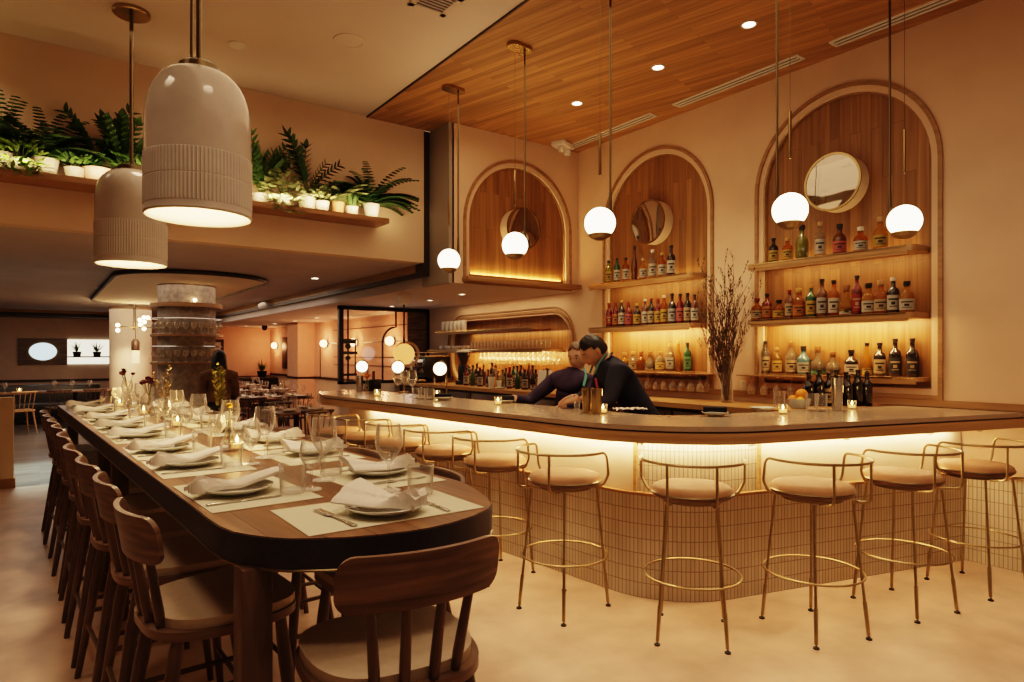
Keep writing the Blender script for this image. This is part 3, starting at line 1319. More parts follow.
# ------------------------------------------------------------ back bar counter (along the wall)
BC = 1.03
t = thing('back_bar_counter', 'wooden back bar counter against the wall behind the bartenders', 'counter')
bm = BM()
P = [(WX - .003, 2.45), (WX - .003, 9.75), (4.72, 9.75), (4.72, 3.1), (4.86, 2.75)]
prism(bm, P, BC - .045, BC)
new('worktop', bm, wood_shelf, t, angle=30)
bm = BM()
prism(bm, [(WX - .003, 2.5), (WX - .003, 9.7), (4.78, 9.7), (4.78, 3.2), (4.92, 2.85)], 0, BC - .046)
new('cabinet', bm, dark_trim, t, angle=30)
for i in range(9):
    bm = BM()
    box(bm, 4.768, 4.78, 3.35 + i * .7, 3.35 + i * .7 + .66, .12, BC - .08, .004)
    d = new('door', bm, walnut, t)
    bm = BM()
    tube(bm, [(4.768, 3.42 + i * .7, .78), (4.745, 3.42 + i * .7, .78), (4.745, 3.42 + i * .7, .92), (4.768, 3.42 + i * .7, .92)], .005, 6)
    new('handle', bm, brass, d)

# ============================================================ BAR STOOLS
def make_stool(label, loc, rz):
    """sitter faces +y; origin on the floor"""
    t = thing('bar_stool', label, 'bar stool', loc, rz, 'bar stools along the bar')
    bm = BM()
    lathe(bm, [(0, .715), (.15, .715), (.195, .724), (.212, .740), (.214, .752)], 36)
    new('seat_side', bm, leather_shaded, t)
    bm = BM()
    lathe(bm, [(.213, .752), (.206, .771), (.19, .782), (.15, .788), (.07, .790), (0, .790)], 36)
    new('seat', bm, leather, t)
    bm = BM()
    lathe(bm, [(.213, .746), (.217, .750), (.213, .755)], 36)
    new('seat_piping', bm, brass_d, t)
    bm = BM()
    lathe(bm, [(0, .70), (.155, .70), (.16, .714), (0, .714)], 30)
    new('seat_pan', bm, brass_d, t)
    feet = [(.17, .19), (-.17, .19), (.17, -.21), (-.17, -.21)]
    for fx, fy in feet:
        tx, ty = fx * .74, fy * .72
        bm = BM()
        e = lambda f: (tx + (fx - tx) * f, ty + (fy - ty) * f, .705 * (1 - f))
        tube(bm, [e(0), e(.72), e(.73), e(.97)], [.0072, .0072, .0105, .009], 8)
        g = new('leg', bm, brass, t)
        bm = BM()
        lathe(bm, [(0, 0), (.016, 0), (.016, .008), (.007, .013), (0, .022)], 10, (fx, fy, 0))
        new('foot_glide', bm, black_m, g)
    bm = BM()
    n = 40
    tube(bm, [(.25 * math.cos(2 * PI * i / n), .25 * math.sin(2 * PI * i / n) - .006, .315) for i in range(n)], .0058, 8, True)
    new('foot_ring', bm, brass, t)
    # arm and back rail: one bent tube
    zr = .925
    pts = [(.16, .06, .722), (.235, .06, .735), (.268, .06, .80), (.268, .06, zr)]
    arc = []
    for i in range(0, 13):
        a = R(12 - i * (204 / 12))
        arc.append((.268 * math.cos(a), .268 * math.sin(a) - .03, zr))
    full = [pts[0], pts[1], pts[2], (.268, .045, zr - .02)] + arc[0:] + [(-.268, .045, zr - .02), (-.268, .06, .80), (-.235, .06, .735), (-.16, .06, .722)]
    bm = BM()
    tube(bm, fillet(full, .045, 4), .0072, 8)
    new('back_rail', bm, brass, t)
    for s in (-1, 1):
        x = s * .118
        y = -math.sqrt(.268 ** 2 - x * x) - .03
        bm = BM()
        tube(bm, fillet([(x, y, zr), (x, y, .725), (x * .9, y * .62, .707)], .03, 4), .0072, 8)
        new('back_post', bm, brass, t)
    return t


STOOLS = [(974, 464), (902, 473), (812, 484), (692, 486), (565, 474)]
spots = []
for px, py in STOOLS:
    p = on_z(px, py, .775)
    spots.append((p.x, p.y))
for y in (3.62, 4.22, 4.80, 5.36, 5.9):
    spots.append((2.25 + (6.2 - y) * .0943 + .0, y))


def bar_normal(x, y):
    j = min(range(len(front)), key=lambda q: (front[q] - Vector((x, y))).length)
    a, b_ = front[max(0, j - 1)], front[min(len(front) - 1, j + 1)]
    tn = (b_ - a).normalized()
    return Vector((-tn.y, tn.x))


names = ['rightmost of all, by the right wall', 'second from the right wall', 'third from the right wall', 'at the tiled corner of the bar', 'just left of the tiled corner', 'second left of the tiled corner', 'third left of the tiled corner', 'fourth left of the tiled corner', 'second from the far left end of the bar', 'at the far left end of the bar']
st = None
for i, (x, y) in enumerate(spots):
    nn = bar_normal(x, y)
    rz = math.atan2(nn.y, nn.x) - PI / 2 + (0, .04, -.05, 0, .05, 0, .03, -.04, 0, .05)[i]
    if i == 3:
        rz = math.atan2(y, x) - PI / 2
    lab = 'round tan leather bar stool, brass frame, ' + names[i]
    if st is None:
        st = make_stool(lab, (x, y, 0), rz)
    else:
        dup(st, (x, y, 0), rz, lab)

# ============================================================ GLOBE PENDANTS OVER THE BAR
def globe_pendant(x, y, nx, ny, label):
    """globe hangs at (x, y); stem stands off along (nx, ny)"""
    rz = math.atan2(ny, nx)
    t = thing('globe_pendant', label, 'pendant light', (x, y, CZ - .012), rz, 'globe pendants over the bar')
    gz = 2.355 - (CZ - .012)
    bm = BM()
    P = [(p.x, p.y) for p in fillet([(-.07, -.06, 0), (.17, -.06, 0), (.17, .06, 0), (-.07, .06, 0)], .06, 8, True)]
    prism(bm, P, -.03, 0)
    new('canopy', bm, brass_b, t, angle=30)
    bm = BM()
    tube(bm, [(.107, 0, -.03), (.107, 0, gz + .23), (.107, 0, gz + .22), (.107, 0, gz + .10), (.107, 0, gz)], [.0075, .0075, .010, .012, .016], 10)
    new('stem', bm, brass_d, t)
    bm = BM()
    tube(bm, [(.107, 0, gz + .005), (.098, 0, gz - .05), (.07, 0, gz - .088), (.02, 0, gz - .108)], .010, 8)
    lathe(bm, [(0, -.118), (.03, -.114), (.062, -.098), (.080, -.078), (.076, -.074), (.055, -.09), (0, -.105)], 24, (0, 0, gz))
    new('cradle', bm, brass, t)
    bm = BM()
    ball(bm, (0, 0, gz), .104, seg=28)
    new('globe', bm, globe_m, t)
    bm = BM()
    tube(bm, [(0, 0, -.03), (0, 0, 2.96 - CZ)], .0018, 6)
    w = new('cord', bm, brass_d, t)
    bm = BM()
    tube(bm, [(0, 0, 2.97 - CZ), (0, 0, 2.69 - CZ)], .010, 8)
    ball(bm, (0, 0, 2.688 - CZ), .010, seg=8)
    new('counterweight', bm, brass_b, t)
    return t


GP = [(449, 260, 6.07), (515, 245, 5.24), (600, 223, 4.36), (790, 210, 3.97), (904.5, 221, 4.29)]
gl = ['at the far end of the bar', 'second from the far end of the bar', 'at the bend of the bar, in the middle of the five', 'fourth from the far end, before the right-hand arch', 'at the right end of the bar']
for i, (px, py, d) in enumerate(GP):
    p = at_d(px, py, d)
    nn = Vector((.9956, .0938)) if i < 3 else Vector((.2545, .967))
    globe_pendant(p.x, p.y, nn.x, nn.y, 'glowing globe pendant, ' + gl[i])

# ============================================================ BIG BELL PENDANTS OVER THE TABLE
def bell_pendant(p, h, label, rods, r=.25):
    t = thing('bell_pendant', label, 'pendant light', (p.x, p.y, p.z))
    out = [(r - .004, 0), (r + .003, .01), (r, .03), (r, .30), (r * .995, .47)]
    hh = h - .47
    for i in range(1, 11):
        a = i / 10 * PI / 2
        out.append((r * .995 * math.cos(a) ** .62 if i < 10 else .085, .47 + hh * math.sin(a)))
    out[-1] = (.085, h)
    out[-2] = (.135, h - .022)
    dense = []
    for (ra, za), (rb, zb) in zip(out, out[1:]):
        n = max(1, int((zb - za) / .02)) if zb < .48 else 1
        dense += [(ra + (rb - ra) * i / n, za + (zb - za) * i / n) for i in range(n)]
    dense.append(out[-1])
    lim = [.042, .046, .168, .172, .174, .178, .294, .298]
    dense = sorted([q for q in dense if q[1] < .04 or q[1] > .31] + [(r, z) for z in lim], key=lambda q: q[1])
    N = 264
    bm = BM()
    rows = []
    for rr, z in dense:
        band = .0459 <= z <= .1681 or .1779 <= z <= .2941
        rows.append([bm.verts.new(((rr + (.0040 if band and k % 3 < 1 else 0)) * math.cos(2 * PI * k / N), (rr + (.0040 if band and k % 3 < 1 else 0)) * math.sin(2 * PI * k / N), z)) for k in range(N)])
    for A, B in zip(rows, rows[1:]):
        for k in range(N):
            bm.faces.new((A[k], A[(k + 1) % N], B[(k + 1) % N], B[k]))
    new('shade', bm, bell_m, t, angle=28)
    bm = BM()
    inn = [(rr - .014, z - .014 if z > .4 else z) for rr, z in out]
    lathe(bm, [(r - .004, 0)] + inn[1:] + [(0, h - .02)], 48)
    new('shade_lining', bm, bell_in, t, angle=60)
    bm = BM()
    lathe(bm, [(0, h + .035), (.075, h + .035), (.095, h + .02), (.10, h - .01), (0, h - .01)], 28)
    new('cap', bm, brass_d, t)
    top = CZ - p.z
    bm = BM()
    tube(bm, [(0, 0, h + .03), (0, 0, top)], .013, 8)
    new('rod', bm, brass_d, t)
    if rods > 1:
        bm = BM()
        tube(bm, [(-.034, .0, h + .03), (-.03, 0, top)], .008, 8)
        new('cord', bm, brass_d, t)
    bm = BM()
    lathe(bm, [(0, top - .03), (.115, top - .03), (.125, top - .022), (.125, top), (0, top)], 32)
    new('canopy', bm, brass_b, t)
    bm = BM()
    ball(bm, (0, 0, .30), .06)
    new('bulb', bm, bulb_m, t)
    light('POINT', (p.x, p.y, p.z + .16), 9, (1, .74, .44), .08)
    light('SPOT', (p.x, p.y, p.z + .05), 26, (1, .74, .46), .10, (p.x + .25, p.y, 0), 105, .7)
    return t


bell_pendant(at_d(199, 218, 3.33), .755, 'large ribbed ceramic bell pendant nearest the camera, over the dining table', 2)
bell_pendant(at_d(131.5, 265, 4.77), .69, 'ribbed ceramic bell pendant further back, left of the larger one', 1, .232)
# ============================================================ LONG DINING TABLE
TZ = 1.0
TR = R(2.5)                      # the table is turned a little from the walls
TO = Vector((.83, 1.56, 0))      # middle of the near end
TD = Vector((-math.sin(TR), math.cos(TR), 0))     # along the table, away
TN = Vector((math.cos(TR), math.sin(TR), 0))      # across, to the right
TW, TL = .44, 5.85


def tp(u, v, z=0):
    """u across (right +), v along from the near end"""
    q = TO + TN * u + TD * v
    return Vector((q.x, q.y, z))


def table_outline(w, v0, v1, r, bow):
    P = [(-w, v1, 0), (-w, v0 + .03, 0)]
    P += [(w, v0 + .03, 0), (w, v1, 0)]
    Q = fillet(P, r, 10, True)
    out = []
    for p in Q:
        y = p.y
        if y < v0 + .05:
            y -= bow * (1 - (p.x / w) ** 2)
        out.append((p.x, y))
    return out


t = thing('dining_table', 'long communal dining table with wood top and black edge band, set for dinner', 'table', (TO.x, TO.y, 0), TR)
meas = [(.387, 2.13), (.390, 2.03), (.398, 1.914), (.414, 1.837), (.442, 1.777), (.478, 1.721), (.515, 1.680), (.568, 1.645), (.64, 1.605), (.72, 1.577), (.80, 1.563), (.86, 1.560), (.94, 1.572), (1.03, 1.602), (1.11, 1.648), (1.156, 1.698), (1.20, 1.79), (1.233, 1.90), (1.258, 2.0), (1.268, 2.08)]
ol = []
for X_, Y_ in meas:
    q = Vector((X_ - TO.x, Y_ - TO.y, 0))
    ol.append((q.dot(TN), q.dot(TD)))
ol = [(-TW, TL)] + ol + [(TW + .01, TL)]
bm = BM()
prism(bm, [(x * .994, .004 + y * .9985) for x, y in ol], TZ - .02, TZ)
new('tabletop', bm, table_wood, t, angle=30)
bm = BM()
prism(bm, ol, TZ - .082, TZ - .003)
new('edge_band', bm, dark_band, t, angle=30)
bm = BM()
tube(bm, [(x, y, TZ - .083) for x, y in ol], .004, 6, True)
new('brass_trim', bm, brass_d, t)
for v, v2 in ((.25, .99), (2.66, 2.66), (3.26, 3.26), (5.44, 5.44)):
    for s in (-1, 1):
        bm = BM()
        box(bm, -.04, .04, -.04, .04, 0, TZ - .083, .006)
        new('leg', bm, walnut, t, loc=(s * (TW - .085) + (-.008 if v < 1 and s < 0 else 0), v if s < 0 else v2, 0))

# ------------------------------------------------------------ counter chairs
def make_chair(label, loc, rz):
    """sitter faces +y; origin on the floor under the seat centre"""
    t = thing('counter_chair', label, 'chair', loc, rz, 'walnut chairs around the long table')
    P = []
    for k in range(56):
        a = 2 * PI * k / 56
        ca, sa = math.cos(a), math.sin(a)
        x = .232 * math.copysign(abs(ca) ** .62, ca)
        y = .222 * math.copysign(abs(sa) ** .62, sa) + .018
        P.append((x * (1 - .13 * max(0, -y / .21)), y))
    bm = BM()
    prism(bm, P, .645, .672)
    es = [e for e in bm.edges if abs(e.verts[0].co.z - e.verts[1].co.z) < 1e-5]
    bmesh.ops.bevel(bm, geom=es, offset=.008, segments=2, affect='EDGES')
    new('seat', bm, walnut_h, t, angle=50)
    bm = BM()
    Pc = [(x * .95, y * .93 + .016) for x, y in P]
    prism(bm, Pc, .672, .700)
    es = [e for e in bm.edges if e.verts[0].co.z > .69 and e.verts[1].co.z > .69]
    bmesh.ops.bevel(bm, geom=es, offset=.016, segments=3, affect='EDGES')
    new('seat_pad', bm, cushion_m, t, angle=60)
    for sx in (-1, 1):
        for sy in (-1, 1):
            a = Vector((sx * .155, .165 if sy > 0 else -.135, .65))
            b_ = Vector((sx * .205, sy * .225 if sy > 0 else -.235, 0))
            bm = BM()
            tube(bm, [a, a.lerp(b_, .25), b_], [.017, .022, .013], 10)
            new('leg', bm, walnut, t)
    lp = lambda sx, sy, z: Vector((sx * .155, .165 if sy > 0 else -.135, .65)).lerp(Vector((sx * .205, sy * .225 if sy > 0 else -.235, 0)), 1 - z / .65)
    for sx in (-1, 1):
        bm = BM()
        tube(bm, [lp(sx, -1, .30), lp(sx, 1, .30)], .010, 8)
        new('stretcher', bm, walnut, t)
    bm = BM()
    tube(bm, [lp(-1, 1, .20), lp(1, 1, .20)], .011, 8)
    new('stretcher', bm, walnut, t)
    bm = BM()
    tube(bm, [lp(-1, -1, .24), lp(1, -1, .24)], .010, 8)
    new('stretcher', bm, walnut, t)
    # curved plywood back
    Rr = .46
    zc, hb = .945, .138
    bm = BM()
    nx, nz = 24, 14
    half = .218
    g = {}
    for side in (0, 1):
        for i in range(nx + 1):
            for j in range(nz + 1):
                s = -1 + 2 * i / nx
                tt = math.sin(PI / 2 * (-1 + 2 * j / nz))
                # rounded rectangle
                zz = tt * hb / 2
                lim = 1.0
                rc = .045
                e = max(0, abs(zz) - (hb / 2 - rc))
                lim = half - rc + math.sqrt(max(0, rc * rc - e * e))
                x = s * lim
                a = x / Rr
                rad = Rr + (.008 if side else -.008)
                g[side, i, j] = bm.verts.new((rad * math.sin(a), -.245 + Rr - rad * math.cos(a) - zz * .16 + .0, zc + zz))
    for side in (0, 1):
        for i in range(nx):
            for j in range(nz):
                f = [g[side, i, j], g[side, i + 1, j], g[side, i + 1, j + 1], g[side, i, j + 1]]
                bm.faces.new(f if side else f[::-1])
    rim = [(i, 0) for i in range(nx)] + [(nx, j) for j in range(nz)] + [(i, nz) for i in range(nx, 0, -1)] + [(0, j) for j in range(nz, 0, -1)]
    for q in range(len(rim)):
        a, b_ = rim[q], rim[(q + 1) % len(rim)]
        bm.faces.new((g[0, a[0], a[1]], g[0, b_[0], b_[1]], g[1, b_[0], b_[1]], g[1, a[0], a[1]]))
    new('backrest', bm, walnut_h, t, angle=45)
    for x0, x1 in ((-.105, -.135), (-.038, -.047), (.038, .047), (.105, .135)):
        y0 = -.165 if abs(x0) > .08 else -.182
        a = x1 / Rr
        y1 = -.245 + Rr - (Rr - .012) * math.cos(a)
        bm = BM()
        tube(bm, [(x0, y0, .66), (x0 * .8 + x1 * .2, y0 * .8 + (y1) * .2, .72), (x0 * .3 + x1 * .7, y0 * .3 + y1 * .7, .86), (x1, y1 + .004, .93)], [.012, .0145, .012, .008], 10)
        new('spindle', bm, walnut, t)
    return t


CH_L = [(.415, 2.19, .05), (.392, 2.76, -.02), (.358, 3.29, .03), (.326, 3.82, 0), (.310, 4.46, -.03), (.292, 5.02, .02), (.273, 5.50, 0), (.252, 5.95, .03), (.232, 6.43, -.02)]
ch = None
words = ['nearest the camera'] + ['%s from the near end' % ORD[i] for i in range(1, 9)]
for i, (x, y, a) in enumerate(CH_L):
    p = Vector((x + .03, y + .08, 0))
    rz = TR - PI / 2 + a
    lab = 'walnut counter chair left of the table, ' + words[i]
    if ch is None:
        ch = make_chair(lab, p, rz)
    else:
        dup(ch, p, rz, lab)
p = Vector((.765, 1.60, 0))
dup(ch, p, R(-5), 'walnut counter chair at the near end of the table, its back to the camera')
for i, v in enumerate((.68, 1.33, 1.91, 2.38, 2.95, 3.54, 4.05, 4.58, 5.1)):
    p = tp(TW - .185 + (.005 if i % 2 else 0), v)
    dup(ch, p, TR + PI / 2 + (0, .02, -.02, .01, 0, .02, -.01, 0, .02)[i], 'walnut counter chair right of the table, ' + words[i])

# ------------------------------------------------------------ place settings (local: +y to the middle, +x diner's right)
def wine_prof(h, r):
    b = h * .42
    o = [(0, .003), (r * .82, .0), (r * .82, .004), (r * .3, .008), (.0042, .018), (.0036, b * .6), (.005, b - .006)]
    bowl = []
    for i in range(1, 12):
        f = i / 11
        bowl.append((r * math.sin(min(1, f * 1.35) * PI / 2) ** .8 * (1 - .20 * max(0, f - .55) / .45), b + (h - b) * f ** 1.25))
    return o + bowl + [(rr - .0018, z) for rr, z in bowl[::-1]] + [(0, b + .004)]


def make_wine(h, r, seg=28):
    bm = BM()
    lathe(bm, wine_prof(h, r), seg)
    return bm


def make_plate(r):
    bm = BM()
    lathe(bm, [(0, .004), (r * .5, .0), (r * .55, .004), (r * .95, .020), (r, .026), (r * .985, .0275), (r * .93, .022), (r * .58, .009), (0, .008)], 40)
    return bm


def make_tumbler(h, r):
    bm = BM()
    lathe(bm, [(0, 0), (r * .86, 0), (r * .9, .004), (r, h), (r - .0028, h), (r * .87, .014), (0, .012)], 28)
    return bm


def make_fork(L=.215):
    t = BM()
    pts = [(0, -L * .5), (0, 0)]
    box(t, -.004, .004, -L * .5, L * .10, .002, .0048, .001)
    box(t, -.0065, .0065, -L * .5, -L * .30, .0018, .0052, .0015)
    box(t, -.011, .011, L * .10, L * .25, .003, .006, .002)
    for i in range(4):
        x = -.0092 + i * .00613
        box(t, x - .0019, x + .0019, L * .24, L * .5, .003, .0055, .0006)
    return t


def make_knife(L=.235):
    t = BM()
    box(t, -.0065, .0065, -L * .5, -L * .06, .001, .006, .002)
    box(t, -.0085, .0075, -L * .06, L * .46, .002, .0038, .0008)
    box(t, -.0085, .002, L * .45, L * .5, .002, .0038, .0008)
    return t


def make_napkin(big=False):
    """cloth folded flat to a pointed end and gathered at the other; lies along +y"""
    bm = BM()
    nx, ny = 18, 26
    rnd = random.Random(5)
    L = .27
    g = []
    for layer in (0, 1):
        rows = []
        for j in range(ny + 1):
            f = j / ny
            y = -.115 + L * f
            ga = max(0, 1 - f / .42) ** .7
            w = .046 - .010 * math.sin(PI * min(1, f / .42)) + .040 * max(0, f - .30)
            row = []
            for i in range(nx + 1):
                s = -1 + 2 * i / nx
                crown = (.012 + .020 * ga) * (1 - s * s) ** .5
                ripple = ga * (.012 * math.sin(s * 11 + 1.0 + 5 * f) + .009 * math.sin(s * 21 + 13 * f))
                fold = .006 * (1 if s > .15 - .5 * f else 0) * (1 - ga)
                lift = .034 * max(0, f - .5) / .5 * (.6 + .4 * s) + .010 * f
                z = .022 + lift + (crown + ripple + fold if layer else -.004)
                x = s * w + ga * .008 * math.sin(7 * s + 3)
                yy = y + ga * .020 * math.sin(s * 9)
                row.append(bm.verts.new((x, yy, max(z, .0105))))
            rows.append(row)
        g.append(rows)
    for layer in (0, 1):
        for j in range(ny):
            for i in range(nx):
                q = [g[layer][j][i], g[layer][j][i + 1], g[layer][j + 1][i + 1], g[layer][j + 1][i]]
                bm.faces.new(q if layer else q[::-1])
    rim = [(0, i) for i in range(nx)] + [(j, nx) for j in range(ny)] + [(ny, i) for i in range(nx, 0, -1)] + [(j, 0) for j in range(ny, 0, -1)]
    for q in range(len(rim)):
        a, b_ = rim[q], rim[(q + 1) % len(rim)]
        bm.faces.new((g[0][a[0]][a[1]], g[0][b_[0]][b_[1]], g[1][b_[0]][b_[1]], g[1][a[0]][a[1]]))
    return bm


def make_mat():
    bm = BM()
    box(bm, -.255, .255, .0, .345, 0, .0015)
    return bm


PROTO = {}


def put(kind, name, build, mat, pos, rz, label, cat, group, scale=None):
    """first call builds the mesh, later calls copy the object"""
    if kind not in PROTO:
        o = new(name, build(), mat)
        PROTO[kind] = o
    else:
        o = PROTO[kind].copy()
        COL.objects.link(o)
    o.location = pos
    o.rotation_euler = (0, 0, rz)
    if scale:
        o.scale = scale
    tag(o, label, cat, group)
    return o


def setting(origin, rz, where, i, tall, end=False):
    rnd = random.Random(i * 7 + (3 if tall else 0))
    M = Matrix.Translation(origin) @ Matrix.Rotation(rz, 4, 'Z')

    def P(x, y, z=TZ):
        q = M @ Vector((x, y, 0))
        return Vector((q.x, q.y, z))
    put('mat', 'placemat', make_mat, paper, P(0, .012, TZ + .0005), rz + rnd.uniform(-.02, .02), 'pale paper placemat ' + where, 'placemat', 'paper placemats on the long table', (1.07, 1, 1) if end else None)
    z = TZ + .0022
    py = .155 if not end else .13
    o = put('plate', 'plate', lambda: make_plate(.118), cream_cer, P(rnd.uniform(-.01, .01), py, z), 0, 'pale round plate under a folded napkin ' + where, 'plate', 'dinner plates on the long table')
    nr = rz + (.12 if not end else R(38)) + rnd.uniform(-.18, .18)
    put('napkin', 'napkin', make_napkin, linen, P(0, py - .02 if not end else py, z + .002), nr, 'folded white linen napkin on the plate ' + where, 'napkin', 'napkins on the long table', (1, 1, 1) if not end else (1.25, .85, 1.05))
    put('fork', 'fork', make_fork, steel, P(-.165 if not end else -.15, .155 if not end else .15, z), rz + rnd.uniform(-.05, .05) + (R(8) if end else 0), 'steel fork left of the plate ' + where, 'fork', 'forks on the long table', (1.15, 1.15, 1) if end else None)
    put('knife', 'knife', make_knife, steel, P(.15 if not end else .155, .14, z), rz + rnd.uniform(-.05, .05), 'steel knife right of the plate ' + where, 'knife', 'knives on the long table')
    tx, ty = (.12, .30) if not end else (.20, .305)
    put('tumbler', 'water_tumbler', lambda: make_tumbler(.098, .046), glass, P(tx + rnd.uniform(-.012, .012), ty + rnd.uniform(-.01, .01), z), 0, 'clear water tumbler ' + where, 'glass', 'water tumblers on the long table')
    if end:
        q = P(.135, .40, z)
    else:
        q = P(.115 if not tall else .02, .372, z)
    if tall or end:
        put('wine_tall', 'wine_glass', lambda: make_wine(.232, .050), glass, q, 0, 'tall clear wine glass ' + where, 'wine glass', 'wine glasses on the long table')
    else:
        put('wine_small', 'wine_glass', lambda: make_wine(.172, .043), glass, q, 0, 'small clear wine glass ' + where, 'wine glass', 'wine glasses on the long table')


VM = [.79, 1.47, 2.02, 2.70, 3.30, 3.93, 4.70, 5.40]
ends = ['nearest the camera'] + ['%s from the near end' % ORD[i] for i in range(1, 9)]
for i, v in enumerate(VM):
    setting(tp(-TW + .03, v), TR - PI / 2, 'at the left-side place %s' % ends[i], i, False)
    setting(tp(TW - .005, v), TR + PI / 2, 'at the right-side place %s' % ends[i], i + 20, True)
setting(Vector((.835, 1.655, 0)), R(0), 'at the near end of the long table', 41, True, True)

# candles and flowers along the middle
def make_votive(bm=None):
    bm = BM()
    lathe(bm, [(0, 0), (.030, 0), (.033, .005), (.036, .075), (.0335, .075), (.030, .012), (0, .010)], 20)
    return bm


def candle(p, label, s=1, group='votive candles on the long table'):
    t = thing('votive_candle', label, 'candle', p, 0, group)
    bm = BM()
    lathe(bm, [(0, 0), (.030, 0), (.033, .005), (.036, .075), (.0335, .075), (.030, .012), (0, .010)], 20)
    new('glass_cup', bm, glass_t, t)
    bm = BM()
    lathe(bm, [(0, .0125), (.029, .0125), (.030, .034), (0, .034)], 16)
    new('wax', bm, flat('wax', (.9, .75, .5), .5, emit=(1, .5, .15), es=1.2) if 'wax' not in MATS else MATS['wax'], t)
    bm = BM()
    lathe(bm, [(0, .036), (.006, .044), (.0075, .052), (.004, .064), (0, .074)], 10)
    new('flame', bm, flame_m, t)
    t.scale = (s, s, s)
    return t


light_specs = []
for i, (px, py) in enumerate(((237, 441), (177.5, 420), (143.7, 409), (119.5, 402))):
    p = on_z(px, py, TZ + .045)
    candle((p.x, p.y, TZ), 'lit votive candle on the long table, %s' % ends[i], 1.0)
    light('POINT', (p.x, p.y, TZ + .16), 1.0, (1, .55, .20), .03)


def bud_vase(p, label, stems, fm, h, head, spread=.05):
    t = thing('bud_vase', label, 'flower vase', p, 0, 'bud vases on the long table')
    bm = BM()
    lathe(bm, [(0, 0), (.030, 0), (.034, .01), (.032, .05), (.013, .09), (.012, .14), (.015, .15), (.0135, .15), (.011, .13), (.028, .05), (0, .008)], 18)
    new('vase', bm, glass_t, t)
    rnd = random.Random(int(p[1] * 100))
    bm = BM()
    bf = BM()
    for i in range(stems):
        a = rnd.uniform(0, 2 * PI)
        s = rnd.uniform(.1, 1) * spread
        e = Vector((s * math.cos(a), s * math.sin(a), h * rnd.uniform(.85, 1.05)))
        tube(bm, [(0, 0, .02), (0, 0, .14), e * .6 + Vector((0, 0, .05)), e], .0022, 5)
        if head > 0:
            ball(bf, e, head * rnd.uniform(.8, 1.1), 1, 1, .8, seg=10)
            for k in range(9):
                aa = k * .7
                leaf(bf, e, (math.cos(aa), math.sin(aa), .6), head * 1.5, head * .9)
        else:
            for k in range(26):
                f = k / 26
                q = e * (.45 + .6 * f)
                aa = rnd.uniform(0, 6.28)
                leaf(bf, q, (math.cos(aa), math.sin(aa), .9), .05 * (1 - .5 * f), .018)
    new('stems', bm, stem_m, t)
    new('flower', bf, fm, t)
    return t


yellow = flat('yellow_petals', (.75, .42, .02), .6)
olive_f = flat('olive_spray', (.30, .25, .04), .7, noise=.3)
dark_f = flat('dark_petals', (.10, .022, .03), .7, noise=.3)
cream_f = flat('cream_plume', (.55, .40, .22), .8)
for px, py, fm, h, hd, n, w in ((229, 451, yellow, .235, .014, 1, 'a single yellow flower, nearest the camera'), (221, 433, olive_f, .42, -1, 4, 'a tall olive-yellow spray'), (166, 418, cream_f, .36, -1, 3, 'pale curling plumes and a dark bloom'), (150, 416, dark_f, .30, .022, 6, 'dark red blooms'), (128, 405, dark_f, .34, .02, 6, 'dark red blooms, furthest from the camera')):
    p = on_z(px, py, TZ)
    bud_vase((p.x, p.y, TZ), 'glass bud vase on the long table holding ' + w, n, fm, h, hd, .09 if n > 1 else .012)
# ============================================================ BOTTLES
BP = {
    'wine': [(0, 0), (.036, 0), (.038, .01), (.038, .60), (.034, .68), (.016, .76), (.014, .95), (.016, .955), (.016, .985), (0, .99)],
    'spirit': [(0, 0), (.040, 0), (.043, .015), (.043, .58), (.038, .66), (.017, .73), (.015, .93), (.018, .94), (.018, .99), (0, 1)],
    'squat': [(0, 0), (.048, 0), (.052, .02), (.052, .50), (.045, .60), (.020, .70), (.018, .88), (.023, .89), (.023, .99), (0, 1)],
    'tall': [(0, 0), (.030, 0), (.034, .02), (.036, .30), (.030, .55), (.014, .70), (.012, .94), (.015, .95), (.015, 1), (0, 1)],
    'round': [(0, 0), (.040, 0), (.055, .08), (.060, .26), (.052, .42), (.022, .56), (.018, .84), (.024, .85), (.024, .98), (0, 1)],
}
bot_mats = {}


def bmat(name, col, kind):
    if name not in bot_mats:
        if kind == 'glass':
            m = flat('bottle_' + name, col, .08, coat=.3, trans=.88, ior=1.2)
        else:
            m = flat('bottle_' + name, col, .10, coat=.6)
        bot_mats[name] = m
    return bot_mats[name]


BC_ = {'clear': ((.62, .55, .44), 'glass'), 'amber': ((.62, .24, .04), 'glass'), 'honey': ((.80, .46, .10), 'glass'), 'brown': ((.09, .028, .012), 'op'),
       'dark': ((.014, .010, .009), 'op'), 'green': ((.015, .06, .018), 'op'), 'lime': ((.42, .46, .03), 'glass'), 'red': ((.10, .006, .006), 'op'), 'blue': ((.05, .13, .16), 'op'),
       'olive': ((.13, .12, .02), 'op'), 'steel': ((.30, .25, .20), 'op'), 'orange': ((.6, .16, .02), 'op')}
lab_cols = {'white': (.46, .41, .34), 'cream': (.40, .30, .18), 'yellow': (.42, .27, .05), 'pink': (.42, .10, .09), 'black': (.02, .02, .02), 'red': (.26, .02, .018), 'orange': (.38, .14, .03), 'gold': (.55, .36, .10), 'grey': (.35, .33, .30), 'green': (.10, .25, .12)}
lab_mats = {k: flat('label_' + k, [q * .8 for q in v], .6) for k, v in lab_cols.items()}
cap_cols = {'black': (.015, .014, .014), 'gold': (.50, .32, .10), 'red': (.20, .015, .015), 'cork': (.42, .26, .13), 'white': (.7, .66, .6), 'wood': (.25, .12, .05)}
cap_mats = {k: flat('cap_' + k, v, .4) for k, v in cap_cols.items()}
BOT_MESH = {}


